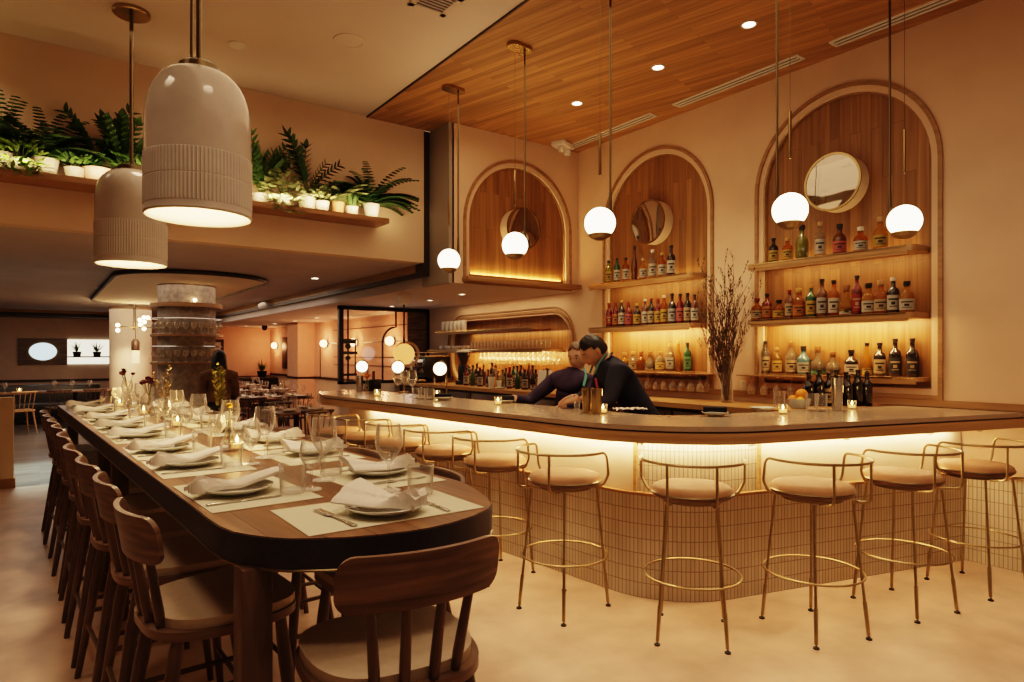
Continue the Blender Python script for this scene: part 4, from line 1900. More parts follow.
def bottle(p, h, shape, col, lab, cap, label, group, face=PI):
    """shared meshes per shape; material of each copy is set on the object"""
    key = shape
    t = thing('bottle', label, 'bottle', p, 0, group)
    if key not in BOT_MESH:
        prof = BP[shape]
        bm = BM()
        lathe(bm, prof, 20)
        o = new('glass_body', bm, black_m, None)
        r = prof[2][0]
        zt = [z for rr, z in prof if rr >= r * .98][-1]
        bm = BM()
        lathe(bm, [(r + .0012, zt * .16), (r + .0012, zt * .86)], 14, a0=-1.25, a1=1.25)
        l = new('paper_label', bm, black_m, None)
        # dark print bars and emblem on the label
        bm = BM()
        for z0, z1, a in ((.62, .70, .8), (.30, .34, .6), (.40, .54, .30)):
            lathe(bm, [(r + .0020, zt * z0), (r + .0020, zt * z1)], 8, a0=-a, a1=a)
        pr = new('label_print', bm, black_m, None)
        bm = BM()
        zz = prof[-4][1]
        lathe(bm, [(prof[-4][0] + .001, zz - .045), (prof[-2][0] + .002, zz + .0), (prof[-2][0] + .002, .992), (0, 1.004)], 16)
        c = new('cap', bm, black_m, None)
        for q in (o, l, pr, c):
            COL.objects.unlink(q)
        BOT_MESH[key] = (o.data, l.data, pr.data, c.data)
    meshes = BOT_MESH[key]
    bc, kd = BC_[col]
    parts = [('glass_body', meshes[0], bmat(col, bc, kd)), ('cap', meshes[3], cap_mats[cap])]
    if lab:
        parts.append(('paper_label', meshes[1], lab_mats[lab]))
        parts.append(('label_print', meshes[2], lab_mats['black' if lab not in ('black', 'red') else 'cream']))
    lo = None
    for n, me, m in parts:
        o = bpy.data.objects.new(n, me)
        COL.objects.link(o)
        if n == 'label_print':
            o.parent = lo
        else:
            o.parent = t
        if n == 'paper_label':
            lo = o
        o.material_slots[0].link = 'OBJECT'
        o.material_slots[0].material = m
    t.rotation_euler = (0, 0, face)
    # scale: profile z is in units of full height
    t.scale = (1, 1, h)
    return t


def face_to_cam(p):
    return math.atan2(-p[1], -p[0])


def row(zoom, xs, z, X, desc, group, yfix=None):
    """xs: list of (px, height_m, shape, colour, label, cap)"""
    n = len(xs)
    for i, (px, h, shp, col, lab, cap) in enumerate(xs):
        p = on_x(px, 300, X)
        pos = (X, p.y, z)
        what = {'clear': 'clear', 'amber': 'amber', 'honey': 'honey-coloured', 'brown': 'brown', 'dark': 'dark', 'green': 'green', 'lime': 'lime-yellow', 'red': 'deep red', 'blue': 'blue', 'olive': 'olive', 'steel': 'grey', 'orange': 'orange'}[col]
        lb = ' with %s label' % lab if lab else ' without label'
        bottle(pos, h, shp, col, lab, cap, '%s bottle%s, %s from left, %s' % (what, lb, ORD[i], desc), group, face_to_cam(pos))


XB = WX - .09
row(1, [(773.5, .225, 'spirit', 'dark', 'yellow', 'black'), (787.4, .205, 'spirit', 'amber', 'yellow', 'gold'), (802, .30, 'squat', 'olive', None, 'black'), (820, .30, 'spirit', 'clear', 'white', 'cork'), (839.7, .255, 'squat', 'brown', 'pink', 'black'), (860.6, .205, 'squat', 'amber', 'white', 'white'), (880.3, .26, 'squat', 'honey', 'yellow', 'cork')], SZ[0], XB, 'right arch top shelf', 'bottles on the top shelf of the right arch')
row(1, [(757, .20, 'squat', 'amber', 'cream', 'red'), (767, .235, 'spirit', 'red', 'orange', 'black'), (779, .17, 'squat', 'amber', 'yellow', 'black'), (789.4, .25, 'wine', 'brown', 'cream', 'red'), (799, .26, 'squat', 'amber', 'orange', 'gold'), (811, .28, 'spirit', 'green', 'yellow', 'gold'), (822, .32, 'spirit', 'brown', 'grey', 'black'), (833.7, .30, 'spirit', 'amber', 'white', 'black'), (846.5, .25, 'round', 'honey', 'white', 'wood'), (857, .32, 'wine', 'red', 'red', 'black'), (868.7, .25, 'squat', 'honey', 'white', 'black'), (881, .265, 'squat', 'amber', 'cream', 'cork'), (893.2, .28, 'spirit', 'dark', 'white', 'white'), (906.8, .24, 'squat', 'honey', 'white', 'black')], SZ[1], XB, 'right arch middle shelf', 'bottles on the middle shelf of the right arch')
row(1, [(765.5, .30, 'wine', 'clear', 'cream', 'black'), (777, .24, 'spirit', 'honey', 'gold', 'cork'), (791.3, .29, 'squat', 'clear', 'cream', 'wood'), (803.5, .25, 'squat', 'blue', 'grey', 'black'), (817.7, .25, 'round', 'clear', 'green', 'wood'), (833, .20, 'round', 'clear', 'cream', 'wood'), (851.3, .215, 'squat', 'dark', 'white', 'black'), (867, .27, 'tall', 'honey', 'gold', 'black'), (879.7, .27, 'spirit', 'dark', 'cream', 'black'), (895.2, .30, 'spirit', 'dark', 'black', 'black'), (912.3, .30, 'spirit', 'dark', 'black', 'black')], SZ[2], WX + .0, 'right arch bottom shelf', 'bottles on the bottom shelf of the right arch')
row(1, [(608.6, .27, 'wine', 'lime', 'yellow', 'black'), (617, .28, 'wine', 'green', 'white', 'black'), (625.8, .27, 'wine', 'amber', 'white', 'black'), (634.5, .38, 'tall', 'brown', None, 'black'), (643.3, .23, 'spirit', 'honey', 'white', 'cork'), (652.5, .31, 'spirit', 'clear', 'white', 'white'), (662, .26, 'spirit', 'amber', 'white', 'gold'), (671.2, .32, 'spirit', 'dark', 'white', 'black')], SZ[0], XB, 'middle arch top shelf', 'bottles on the top shelf of the middle arch')
row(1, [(609, .28, 'wine', 'red', 'red', 'red'), (615.5, .28, 'wine', 'red', 'orange', 'red'), (621.5, .30, 'wine', 'dark', 'white', 'gold'), (628.5, .27, 'spirit', 'red', 'pink', 'red'), (637, .25, 'spirit', 'dark', 'yellow', 'gold'), (645, .29, 'wine', 'brown', 'white', 'white'), (651, .29, 'wine', 'dark', 'cream', 'red'), (658, .28, 'wine', 'red', 'yellow', 'red'), (664, .31, 'wine', 'amber', 'yellow', 'white'), (672, .32, 'spirit', 'dark', 'grey', 'black'), (680, .31, 'wine', 'red', 'pink', 'black'), (687.5, .31, 'wine', 'dark', 'cream', 'black'), (694.5, .29, 'wine', 'brown', 'white', 'black')], SZ[1], XB, 'middle arch middle shelf', 'bottles on the middle shelf of the middle arch')
row(1, [(624.5, .20, 'squat', 'honey', None, 'cork'), (633, .21, 'squat', 'clear', 'cream', 'cork'), (641, .21, 'squat', 'amber', None, 'wood'), (650, .21, 'round', 'clear', 'cream', 'wood'), (660, .21, 'squat', 'clear', 'gold', 'cork'), (670, .29, 'spirit', 'clear', 'grey', 'cork'), (678.5, .32, 'tall', 'honey', None, 'cork'), (687.5, .30, 'wine', 'green', 'green', 'green' if False else 'black')], SZ[2], WX + .0, 'middle arch bottom shelf', 'bottles on the bottom shelf of the middle arch')

# bottles standing on the back bar
rnd = random.Random(11)
cols = ['dark', 'dark', 'brown', 'green', 'dark', 'red', 'brown', 'olive', 'dark', 'clear', 'green', 'dark']
for i in range(24):
    px = 462 + i * 3.7 + rnd.uniform(-.6, .6)
    X = 5.0 if i % 2 else 5.16
    p = on_x(px, 380, X)
    c = cols[(i * 5) % 12]
    lab = [None, 'white', 'cream', None, 'yellow', 'grey'][i % 6]
    bottle((X, p.y, BC), rnd.uniform(.24, .34), ['wine', 'spirit', 'wine', 'tall'][i % 4], c, lab, ['black', 'red', 'gold', 'black'][i % 4], '%s bottle %s on the back bar, %s right of the grinder' % (c if c != 'red' else 'deep red', 'with %s label' % lab if lab else 'without label', ORD[i]), 'bottles on the back bar counter', face_to_cam((X, p.y)))
# dark bottles with pourers on the right of the bar
for i, (px, dy) in enumerate(((809, .0), (815, .09), (819.5, .0), (825, .09), (829, .0), (843, .09), (848, .0), (853, .09), (858, .0), (863, .09), (867, .0))):
    p = on_z(px, 406, BZ)
    q = Vector((p.x, p.y + dy * .6, BZ))
    bottle(q, .24 + .02 * (i % 3), 'wine', 'dark', 'cream' if i in (4, 7) else None, 'black', 'dark bottle %s on the right end of the bar, %s' % ('with cream label' if i in (4, 7) else 'without label', ORD[i] + ' from the left'), 'dark bottles at the right end of the bar', face_to_cam(q))

# ============================================================ GLASSWARE IN THE NICHES
def hang_wine():
    bm = BM()
    h, r = .17, .038
    pr = [(rr, .17 - z) for rr, z in wine_prof(h, r)]
    lathe(bm, pr, 14)
    return bm


stem_glass = glass_mat('lit_glass', (.99, .95, .88), 1.5, .10)
for rw in range(2):
    for i in range(17):
        put('hang', 'stem_glass', hang_wine, stem_glass, (WX - .02 - rw * .12, 6.35 + i * .105, 1.343), 0, 'upturned stem glass under the long niche shelf, %s from right, %s row' % (ORD[i], ('back', 'front')[rw]), 'wine glass', 'stem glasses hanging in the long niche')
bm = BM()
for rw in range(2):
    for i in range(18):
        tube(bm, [(WX - .02 - rw * .12 - .07, 6.3 + i * .105, 1.516), (WX - .02 - rw * .12 + .045, 6.3 + i * .105, 1.516)], .004, 5)
box(bm, WX - .212, WX - .207, 6.48, 8.15, 1.511, 1.5245)
box(bm, WX + .03, WX + .035, 6.48, 8.15, 1.511, 1.5245)
o = new('glass_rack', bm, brass_d)
tag(o, 'slim brass stemware rack under the lower shelf of the long niche', 'glass rack')
for rw in range(2):
    for i in range(13):
        put('hang', 'stem_glass', hang_wine, stem_glass, (WX - .02 - rw * .11, 4.10 + i * .112, 1.105), 0, 'upturned stem glass under the middle arch, %s from right, %s row' % (ORD[i], ('back', 'front')[rw]), 'wine glass', 'stem glasses hanging under the middle arch')
bm = BM()
box(bm, WX - .20, WX - .003, 4.0, 5.55, 1.277, 1.287)
for i in range(14):
    box(bm, WX - .19, WX - .005, 4.04 + i * .112, 4.055 + i * .112, 1.270, 1.278)
o = new('glass_rack', bm, wood_trim)
tag(o, 'wooden stemware rack board under the arch behind the bartenders', 'glass rack')
for i in range(5):
    put('hang', 'stem_glass', hang_wine, stem_glass, (WX - .06, 3.05 + i * .13, 1.105), 0, 'upturned stem glass hanging under the right-hand arch, %s from the right' % ORD[i], 'wine glass', 'stem glasses hanging under the right arch')
bm = BM()
box(bm, WX - .14, WX - .003, 2.98, 3.68, 1.277, 1.287)
o = new('glass_rack', bm, wood_trim)
tag(o, 'wooden stemware rack board under the left of the right-hand arch', 'glass rack')
# tumblers and cups on the long niche shelves
tum = lambda: make_tumbler(.115, .036)
for rw in range(2):
    for i in range(20):
        put('niche_tumbler', 'tumbler', tum, stem_glass, (WX - .05 - rw * .09, 6.56 + i * .088, 1.5552), 0, 'clear tumbler on the lower niche shelf, %s from right, %s row' % (ORD[i], ('back', 'front')[rw]), 'glass', 'tumblers on the lower niche shelf')


def cup_stack():
    bm = BM()
    lathe(bm, [(0, 0), (.032, 0), (.040, .06), (.040, .16), (.037, .16), (.036, .07), (0, .06)], 18)
    for z in (.075, .10, .125):
        lathe(bm, [(.040, z), (.0425, z + .004), (.040, z + .008)], 18)
    return bm


for i in range(6):
    put('cups', 'cup_stack', cup_stack, white_cer, (WX - .10, 8.55 + i * .125, 1.8452), 0, 'stack of white cups on the upper niche shelf, %s from the right' % ORD[i], 'cups', 'stacked white cups')


def cup():
    bm = BM()
    lathe(bm, [(0, 0), (.022, 0), (.040, .03), (.044, .06), (.041, .06), (.036, .03), (0, .008)], 18)
    tube(bm, [(.040, 0, .05), (.06, 0, .045), (.058, 0, .025), (.037, 0, .022)], .004, 6)
    return bm


def bowl_():
    bm = BM()
    lathe(bm, [(0, 0), (.03, 0), (.065, .03), (.07, .045), (.066, .045), (.05, .02), (0, .008)], 20)
    return bm


for i in range(7):
    put('cup', 'cup', cup, white_cer, (WX - .12 + .02 * (i % 2), 8.45 + i * .125, 1.5552), 1.2 * i, 'small white cup on the left of the lower niche shelf, %s from the right' % ORD[i], 'cup', 'white cups on the lower niche shelf')

# ============================================================ ON THE BAR
for i, (px, py, tall) in enumerate(((377, 396, 1), (437, 397, 1), (498, 405, 1), (603, 413.5, 1), (783, 414, 1), (852, 409, 1))):
    p = on_z(px, py, BZ)
    candle((p.x, p.y, BZ), 'lit votive candle on the bar, %s from the left' % ORD[i], .85, 'votive candles on the bar')
    light('POINT', (p.x, p.y, BZ + .14), .5, (1, .55, .20), .03)


def disc_lamp(px, d, label):
    p0 = at_d(px, 368, d)
    p = (p0.x, p0.y, BZ)
    cam_dir = math.atan2(-p[1], -p[0])
    t = thing('bar_lamp', label, 'table lamp', p, cam_dir - PI / 2 + PI, 0 and '' or 'disc lamps on the bar')
    t.rotation_euler = (0, 0, cam_dir + PI / 2)     # local -y looks to the camera side
    bm = BM()
    lathe(bm, [(0, 0), (.055, 0), (.055, .012), (.012, .018), (0, .018)], 20, (.06, .02, 0))
    new('base', bm, brass, t)
    bm = BM()
    tube(bm, [(.06, .02, .01), (.06, .02, .22), (.06, .02, .27)] + [(.06 * math.cos(a * PI / 10), .02, .27 + .065 * math.sin(a * PI / 10)) for a in range(1, 6)], .007, 8)
    new('stem', bm, brass, t)
    M = Matrix.Translation((0, 0, .265)) @ Matrix.Rotation(R(90), 4, 'X')
    bm = BM()
    lathe(bm, [(0, -.03), (.064, -.03), (.067, 0), (.067, .012), (.060, .012), (.058, .004)], 26, M=M)
    new('shade', bm, brass, t)
    bm = BM()
    lathe(bm, [(.060, .006), (.045, .014), (0, .02)], 26, M=M)
    new('lens', bm, lampdisc_m, t)
    return t


disc_lamp(362, 7.05, 'small disc lamp on the bar, furthest left beside the orange flowers')
disc_lamp(398, 6.65, 'small disc lamp on the bar in front of the large round lamp')
disc_lamp(440, 5.9, 'small disc lamp on the bar in front of the espresso machine')


def napkin_stack(px, py, label, n=6):
    p = on_z(px, py, BZ)
    t = thing('napkin_plate', 'pale plate ' + label.replace('STACK', 'under a dark napkin stack'), 'plate', (p.x, p.y, BZ), .3, 'plates with napkins on the bar')
    bm = make_plate(.085)
    new('plate', bm, cream_cer, t)
    rz = math.atan2(-p.y, -p.x)
    k = thing('napkin_stack', 'stack of charcoal napkins ' + label.replace('STACK', 'on a pale plate'), 'napkins', (p.x, p.y, BZ + .0285), rz, 'dark napkin stacks on the bar')
    bm = BM()
    for i in range(n):
        o = .002 * math.sin(i * 2.1)
        box(bm, -.055 + o, .055 + o, -.072, .072, i * .0052, i * .0052 + .0045, .001)
    new('napkins', bm, char_m, k)


napkin_stack(505, 403, 'STACK on the bar near the bartenders')
napkin_stack(715, 416, 'STACK on the bar, right of the bartenders')
napkin_stack(443, 400, 'STACK on the bar before the espresso machine', 5)
p = on_z(762, 411, BZ)
o = new('plate', make_plate(.085), cream_cer, loc=(p.x, p.y, BZ))
tag(o, 'small empty pale plate on the bar beside the dried branches', 'plate')


def shaker(bm=None):
    bm = BM()
    lathe(bm, [(0, 0), (.034, 0), (.036, .004), (.046, .17), (.044, .17), (.034, .01), (0, .008)], 22)
    return bm


for i, (px, py, m, lab, sc) in enumerate(((587.5, 413, brass_b, 'brass cocktail shaker tin on the bar by the bartenders, left of two', 1), (596.5, 414, brass_b, 'brass cocktail shaker tin on the bar by the bartenders, right of two', 1), (837, 411, steel, 'tall steel shaker tin on the right end of the bar', 1.35), (359.5, 391.5, steel, 'steel shaker tin under the leftmost disc lamp', 1.0))):
    p = on_z(px, py, BZ)
    o = new('shaker_tin', shaker(), m, loc=(p.x, p.y, BZ))
    o.scale = (.9, .9, sc)
    tag(o, lab, 'shaker')
# orange flowers and black caddy by the left lamp
p = on_z(367, 391, BZ)
bud_vase((p.x, p.y, BZ), 'small glass vase of orange flowers on the bar by the leftmost lamp', 5, flat('orange_petals', (.75, .25, .03), .6), .17, .016, .05)['group'] = 'flowers on the bar'
p = on_z(375, 391, BZ)
t = thing('black_caddy', 'black caddy box with a bottle neck on the far end of the bar', 'caddy', (p.x, p.y, BZ), .3)
bm = BM()
box(bm, -.05, .05, -.045, .045, 0, .125, .006)
box(bm, -.043, .043, -.038, .038, .125, .127)
new('box', bm, black_m, t)
bm = BM()
lathe(bm, [(.0, .128), (.016, .128), (.014, .205), (.016, .215), (0, .215)], 12, (-.02, 0, 0))
new('bottle_neck', bm, bmat('brown', *BC_['brown']), t)
for i, (px, py) in enumerate(((398, 396), (405, 394.5), (412, 397))):
    p = on_z(px, py, BZ)
    put('wine_tall', 'wine_glass', None, glass, (p.x, p.y, BZ), 0, 'tall clear wine glass on the bar below the big round lamp, %s of three' % ('left', 'middle', 'right')[i], 'wine glass', 'wine glasses on the bar')
for i, (px, py) in enumerate(((417, 398.5), (423, 399), (429, 399.5))):
    p = on_z(px, py, BZ)
    put('tumbler', 'water_tumbler', None, glass, (p.x, p.y, BZ), 0, 'clear tumbler on the bar before the espresso machine, %s of three' % ('left', 'middle', 'right')[i], 'glass', 'tumblers on the bar')
# fruit and glasses on the right of the bar
p = on_z(799, 409, BZ)
t = thing('fruit_bowl', 'pale bowl of oranges and lemon on the right end of the bar', 'bowl', (p.x, p.y, BZ))
bm = BM()
lathe(bm, [(0, 0), (.05, 0), (.07, .03), (.08, .075), (.076, .075), (.064, .03), (0, .012)], 26)
new('bowl', bm, cream_cer, t)
org = flat('orange_peel', (.80, .30, .03), .5, bump=.2, nscale=60)
for i, (dx, dy, dz, r) in enumerate(((.0, -.02, .105, .042), (-.035, .025, .065, .036), (.035, .02, .066, .036), (-.03, -.03, .062, .030))):
    bm = BM()
    ball(bm, (0, 0, 0), r, seg=14)
    q = (p.x + dx, p.y + dy, BZ + dz)
    o = new('orange' if i < 3 else 'lemon', bm, org if i < 3 else flat('lemon_peel', (.85, .55, .06), .5), loc=q)
    tag(o, ('orange on top of the fruit bowl at the right of the bar', 'orange at the back left of the fruit bowl', 'orange at the right of the fruit bowl', 'yellow lemon at the front left of the fruit bowl')[i], 'fruit', 'fruit in the bowl')
for i, (px, py, nm) in enumerate(((779.5, 408, 'left of the fruit bowl'), (812, 411, 'right of the fruit bowl'), (821, 411.5, 'before the dark bottles'))):
    p = on_z(px, py, BZ)
    put('tumbler', 'water_tumbler', None, glass, (p.x, p.y, BZ), 0, 'clear tumbler on the bar ' + nm, 'glass', 'tumblers on the bar', (.9, .9, 1.25))

# ------------------------------------------------------------ espresso machine, grinder, round lamp
p = on_x(424, 395, 5.08)
t = thing('espresso_machine', 'dark espresso machine with chrome front on the back bar', 'espresso machine', (5.08, p.y, BC), PI / 2)
# local x along the wall(-> +Y), local -y to ... front looks to -X  (rot 90: local y -> -X)
bm = BM()
box(bm, -.40, .40, -.27, .20, .08, .42, .03)
new('body', bm, black_m, t)
bm = BM()
box(bm, -.36, .36, .201, .215, .16, .37, .004)
new('chrome_panel', bm, chrome, t)
bm = BM()
box(bm, -.38, .38, -.25, .18, .421, .428)
for q in (-.36, .36):
    tube(bm, [(q, -.24, .425), (q, -.24, .48), (q, .17, .48), (q, .17, .425)], .006, 6)
tube(bm, [(-.36, .17, .48), (.36, .17, .48)], .006, 6)
new('cup_rail', bm, chrome, t)
for q in (-.22, .22):
    bm = BM()
    lathe(bm, [(0, .13), (.035, .13), (.035, .2), (0, .2)], 18, (q, .26, 0))
    box(bm, q - .03, q + .03, .2, .27, .19, .23)
    g = new('brew_head', bm, chrome, t)
    bm = BM()
    tube(bm, [(q, .27, .135), (q, .42, .12)], [.012, .015], 8)
    new('portafilter_handle', bm, black_m, g)
bm = BM()
box(bm, -.36, .36, .16, .36, .03, .06, .005)
new('drip_tray', bm, chrome, t)
for q in (-.34, .34):
    bm = BM()
    lathe(bm, [(0, 0), (.03, 0), (.022, .08), (0, .08)], 12, (q, 0, 0))
    new('machine_foot', bm, chrome, t)
light('POINT', (4.62, p.y - .35, 1.50), 1.2, (.9, .88, .85), .12)  # unseen point lamp added to brighten the machine's chrome
p = on_x(464, 395, 5.1)
t = thing('coffee_grinder', 'tall black coffee grinder with hopper, right of the espresso machine', 'grinder', (5.1, p.y, BC), .3)
bm = BM()
box(bm, -.085, .085, -.10, .10, 0, .06, .012)
box(bm, -.065, .065, -.07, .07, .06, .30, .02)
new('body', bm, black_m, t)
bm = BM()
lathe(bm, [(.045, .30), (.05, .32), (.105, .47), (.105, .48), (0, .48)], 20)
new('hopper', bm, flat('smoky_hopper', (.05, .045, .04), .15), t)
bm = BM()
lathe(bm, [(0, .481), (.115, .481), (.115, .497), (.05, .51), (0, .51)], 20)
new('hopper_lid', bm, white_cer, t)
bm = BM()
tube(bm, [(0, -.06, .24), (0, -.15, .22)], .02, 10)
new('spout', bm, steel, t)
# paper cups, tub and stand on back bar
for px, X, h, r, m, nm, lab in ((491.5, 4.84, .15, .05, linen, 'paper_cup_stack', 'stack of pale paper cups on the back bar counter'), (499, 4.86, .09, .036, white_cer, 'cup', 'white cup on a saucer on the back bar counter')):
    p = on_x(px, 385, X)
    bm = BM()
    lathe(bm, [(0, 0), (r * .72, 0), (r, h), (r * .94, h), (r * .68, .006), (0, .005)], 20)
    o = new(nm, bm, m, loc=(X, p.y, BC + (.019 if r < .04 else 0)))
    tag(o, lab, 'cup')
p = on_x(499, 385, 4.86)
o = new('saucer', make_plate(.075), cream_cer, loc=(4.86, p.y, BC))
o.scale = (1, 1, .68)
tag(o, 'pale saucer under the white cup on the back bar counter', 'saucer')
p = on_x(541, 380, 4.92)
t = thing('menu_board', 'pale leaning board on the back bar left of the female bartender', 'board', (4.96, p.y, BC), .5)
bm = BM()
M = Matrix.Rotation(R(14), 4, 'Y')
box(bm, -.006, .006, -.09, .09, .002, .26, .004, M)
new('board', bm, linen, t)
# big round lamp hung before the glazed partition
LX, LYY = 4.05, 7.85
p = at_d(404, 354, 8.35)
t = thing('round_pendant_lamp', 'large round amber lamp with curved wooden hood on a slim rod', 'pendant light', (p.x, p.y, AZ))
zz = p.z - AZ
bm = BM()
box(bm, -.07, .07, -.05, .05, -.13, 0, .008)
new('ceiling_mount', bm, white_cer, t)
bm = BM()
tube(bm, [(0, 0, -.13), (0, 0, zz + .13)], .012, 8)
new('rod', bm, dark_trim, t)
cd = math.atan2(-p.y, -p.x)
M = Matrix.Translation((0, 0, zz)) @ Matrix.Rotation(cd, 4, 'Z') @ Matrix.Rotation(R(90), 4, 'Y')
bm = BM()
lathe(bm, [(0, -.02), (.13, -.02), (.135, 0), (.13, .018), (.09, .03), (0, .036)], 36, M=M)
new('lamp_disc', bm, flat('amber_disc', (.62, .32, .11), .4, emit=(1, .40, .11), es=.9), t)
bm = BM()
M2 = M @ Matrix.Translation((.0, .035, -.02))
lathe(bm, [(.135, -.05), (.165, -.05), (.165, .02), (.135, .02), (.135, -.05)], 36, M=M2)
new('wood_hood', bm, pale_wood, t)

# ------------------------------------------------------------ vase of dry branches
p = on_x(727, 390, 5.16)
t = thing('branch_vase', 'tall slim glass vase of dry brown branches between the two arches', 'vase', (5.16, p.y, BC))
bm = BM()
lathe(bm, [(0, 0), (.05, 0), (.055, .01), (.050, .18), (.038, .34), (.046, .43), (.043, .43), (.034, .34), (.046, .18), (.05, .02), (0, .012)], 26)
new('vase', bm, glass_t, t)
bm = BM()
rnd = random.Random(3)


def branch(p, d, l, r, lev):
    pts = [Vector(p)]
    d = Vector(d).normalized()
    n = 5
    for i in range(n):
        d = (d + Vector((rnd.uniform(-.14, .14), rnd.uniform(-.14, .14), .05))).normalized()
        pts.append(pts[-1] + d * (l / n))
    tube(bm, pts, [r * (1 - .7 * i / n) for i in range(n + 1)], 4)
    if lev:
        for k in range(6 if lev > 1 else 4):
            q = pts[1 + (k % (n - 1)) + (1 if lev < 2 and k % 2 else 0)]
            a = rnd.uniform(0, 6.28)
            branch(q, d + Vector((math.cos(a), math.sin(a), .3)) * .45, l * rnd.uniform(.28, .45), r * .5, lev - 1)
    else:
        for k in range(4):
            q = pts[1 + k]
            leaf(bm, q, d + Vector((rnd.uniform(-.8, .8), rnd.uniform(-.8, .8), .2)), .032, .012, .1, 2)


for i in range(15):
    a = i * .7
    branch((.012 * math.cos(a), .012 * math.sin(a), .02), (.13 * math.cos(a) - .06, .15 * math.sin(a), 1), rnd.uniform(.85, 1.2), .0045, 2)
for v in bm.verts:
    v.co.x = min(v.co.x, .215)
new('branches', bm, twig_m, t)
# wall outlet
p = on_x(743.5, 386, WX)
t = thing('wall_outlet', 'small pale wall outlet plate left of the right-hand arch', 'outlet', (WX, p.y, p.z))
bm = BM()
box(bm, -.006, 0, -.035, .035, -.055, .055, .002)
new('cover_plate', bm, plaster_l, t)
bm = BM()
for s in (-1, 1):
    box(bm, -.008, -.006, -.014, .014, s * .024 - .014, s * .024 + .014)
new('sockets', bm, cream_cer, t)
# ============================================================ PLANT SHELF ON THE SOFFIT
PSZ = 2.87
xr = on_y(389.6, 221, 6.13).x
bm = BM()
box(bm, -6, xr, 6.13, SY - .003, PSZ - .05, PSZ, .004)
o = new('plant_shelf', bm, wood_shelf_x)
tag(o, 'long wooden shelf of potted plants high on the plaster soffit', 'shelf')
light('AREA', (-.4, 6.12, PSZ + .06), 4.2, (1, .70, .38), 2.6, (-.4, 6.42, PSZ + .22), sy=.03)
light('AREA', (2.1, 6.12, PSZ + .06), 4.6, (1, .70, .38), 1.9, (2.1, 6.42, PSZ + .22), sy=.03)


def pot_mesh(bm, r, h, bands=False):
    lathe(bm, [(0, 0), (r * .78, 0), (r, h * .92), (r * 1.03, h * .92), (r * 1.03, h), (r * .92, h), (r * .9, h * .88), (0, h * .86)], 26)


def zz_plant(bm, bs, h, n, rnd, spread=.25, w=.05):
    """upright stems with paired leaflets"""
    for i in range(n):
        a = rnd.uniform(0, 6.28)
        lean = rnd.uniform(.05, spread) + (.0 if i else 0)
        d = Vector((math.cos(a) * lean, math.sin(a) * lean * .5, 1)).normalized()
        p = Vector((0, 0, 0))
        pts = [p.copy()]
        L = h * rnd.uniform(.6, 1)
        for k in range(10):
            d = (d + Vector((math.cos(a) * .04, math.sin(a) * .02, -.02))).normalized()
            p = p + d * L / 10
            pts.append(p.copy())
        tube(bs, pts, [.009 - .0006 * k for k in range(11)], 6)
        for k in range(3, 11):
            for s in (-1, 1):
                sd = d.cross(Vector((.3, 1, .1))).normalized() * s
                leaf(bm, pts[k], sd * .8 + d * .9, L * .17, w, .2, 4)
        leaf(bm, pts[10], d, L * .2, w, 0, 3)


def fern(bm, bs, l, n, rnd, w=.07, up=.9):
    for i in range(n):
        a = i * 2.4 + rnd.uniform(-.3, .3)
        e = rnd.uniform(.5, 1.1) * up
        d = Vector((math.cos(a), math.sin(a) * .55, e)).normalized()
        p = Vector((0, 0, 0))
        pts = [p.copy()]
        L = l * rnd.uniform(.65, 1)
        N = 14
        for k in range(N):
            d = (d + Vector((math.cos(a) * .05, 0, -.082))).normalized()
            p = p + d * L / N
            if p.y > .13:
                p.y = .13
            pts.append(p.copy())
        tube(bs, pts, [.004 - .0002 * k for k in range(N + 1)], 4)
        for k in range(2, N + 1):
            t_ = (pts[k] - pts[k - 1]).normalized()
            sd = t_.cross(Vector((0, 0, 1))).normalized()
            lw = w * (1.15 - .75 * k / N) * 1.2
            for s in (-1, 1):
                leaf(bm, pts[k], sd * s + t_ * .45 + Vector((0, 0, -.1)), lw, .046, .2, 3)


def bush(bm, bs, r, n, rnd, w=.04, l=.07, trail=0):
    for i in range(n):
        a = rnd.uniform(0, 6.28)
        e = rnd.uniform(0, 1.3)
        q = Vector((math.cos(a) * r * math.cos(e) * .9, math.sin(a) * r * .6 * math.cos(e), r * .2 + r * 1.0 * math.sin(e) * rnd.uniform(.4, 1)))
        if trail and rnd.random() < .4:
            q = Vector((math.cos(a) * r * rnd.uniform(.3, 1), -abs(math.sin(a)) * r * .25 - .06, -rnd.uniform(0, trail)))
        leaf(bm, q, (math.cos(a) + rnd.uniform(-.5, .5), math.sin(a) * .5 + rnd.uniform(-.3, .3), rnd.uniform(-.2, 1)), l * rnd.uniform(.7, 1.2), w, .3, 3)
    for i in range(9):
        a = i * .7
        tube(bs, [(0, 0, 0), (math.cos(a) * r * .3, math.sin(a) * r * .2, r * .5), (math.cos(a) * r * .6, math.sin(a) * r * .35, r * .85)], .003, 4)


def grass(bm, bs, h, n, rnd):
    for i in range(n):
        a = rnd.uniform(0, 6.28)
        leaf(bm, (math.cos(a) * .03, math.sin(a) * .03, 0), (math.cos(a) * .35, math.sin(a) * .3, 1), h * rnd.uniform(.7, 1), .010, .15, 3)


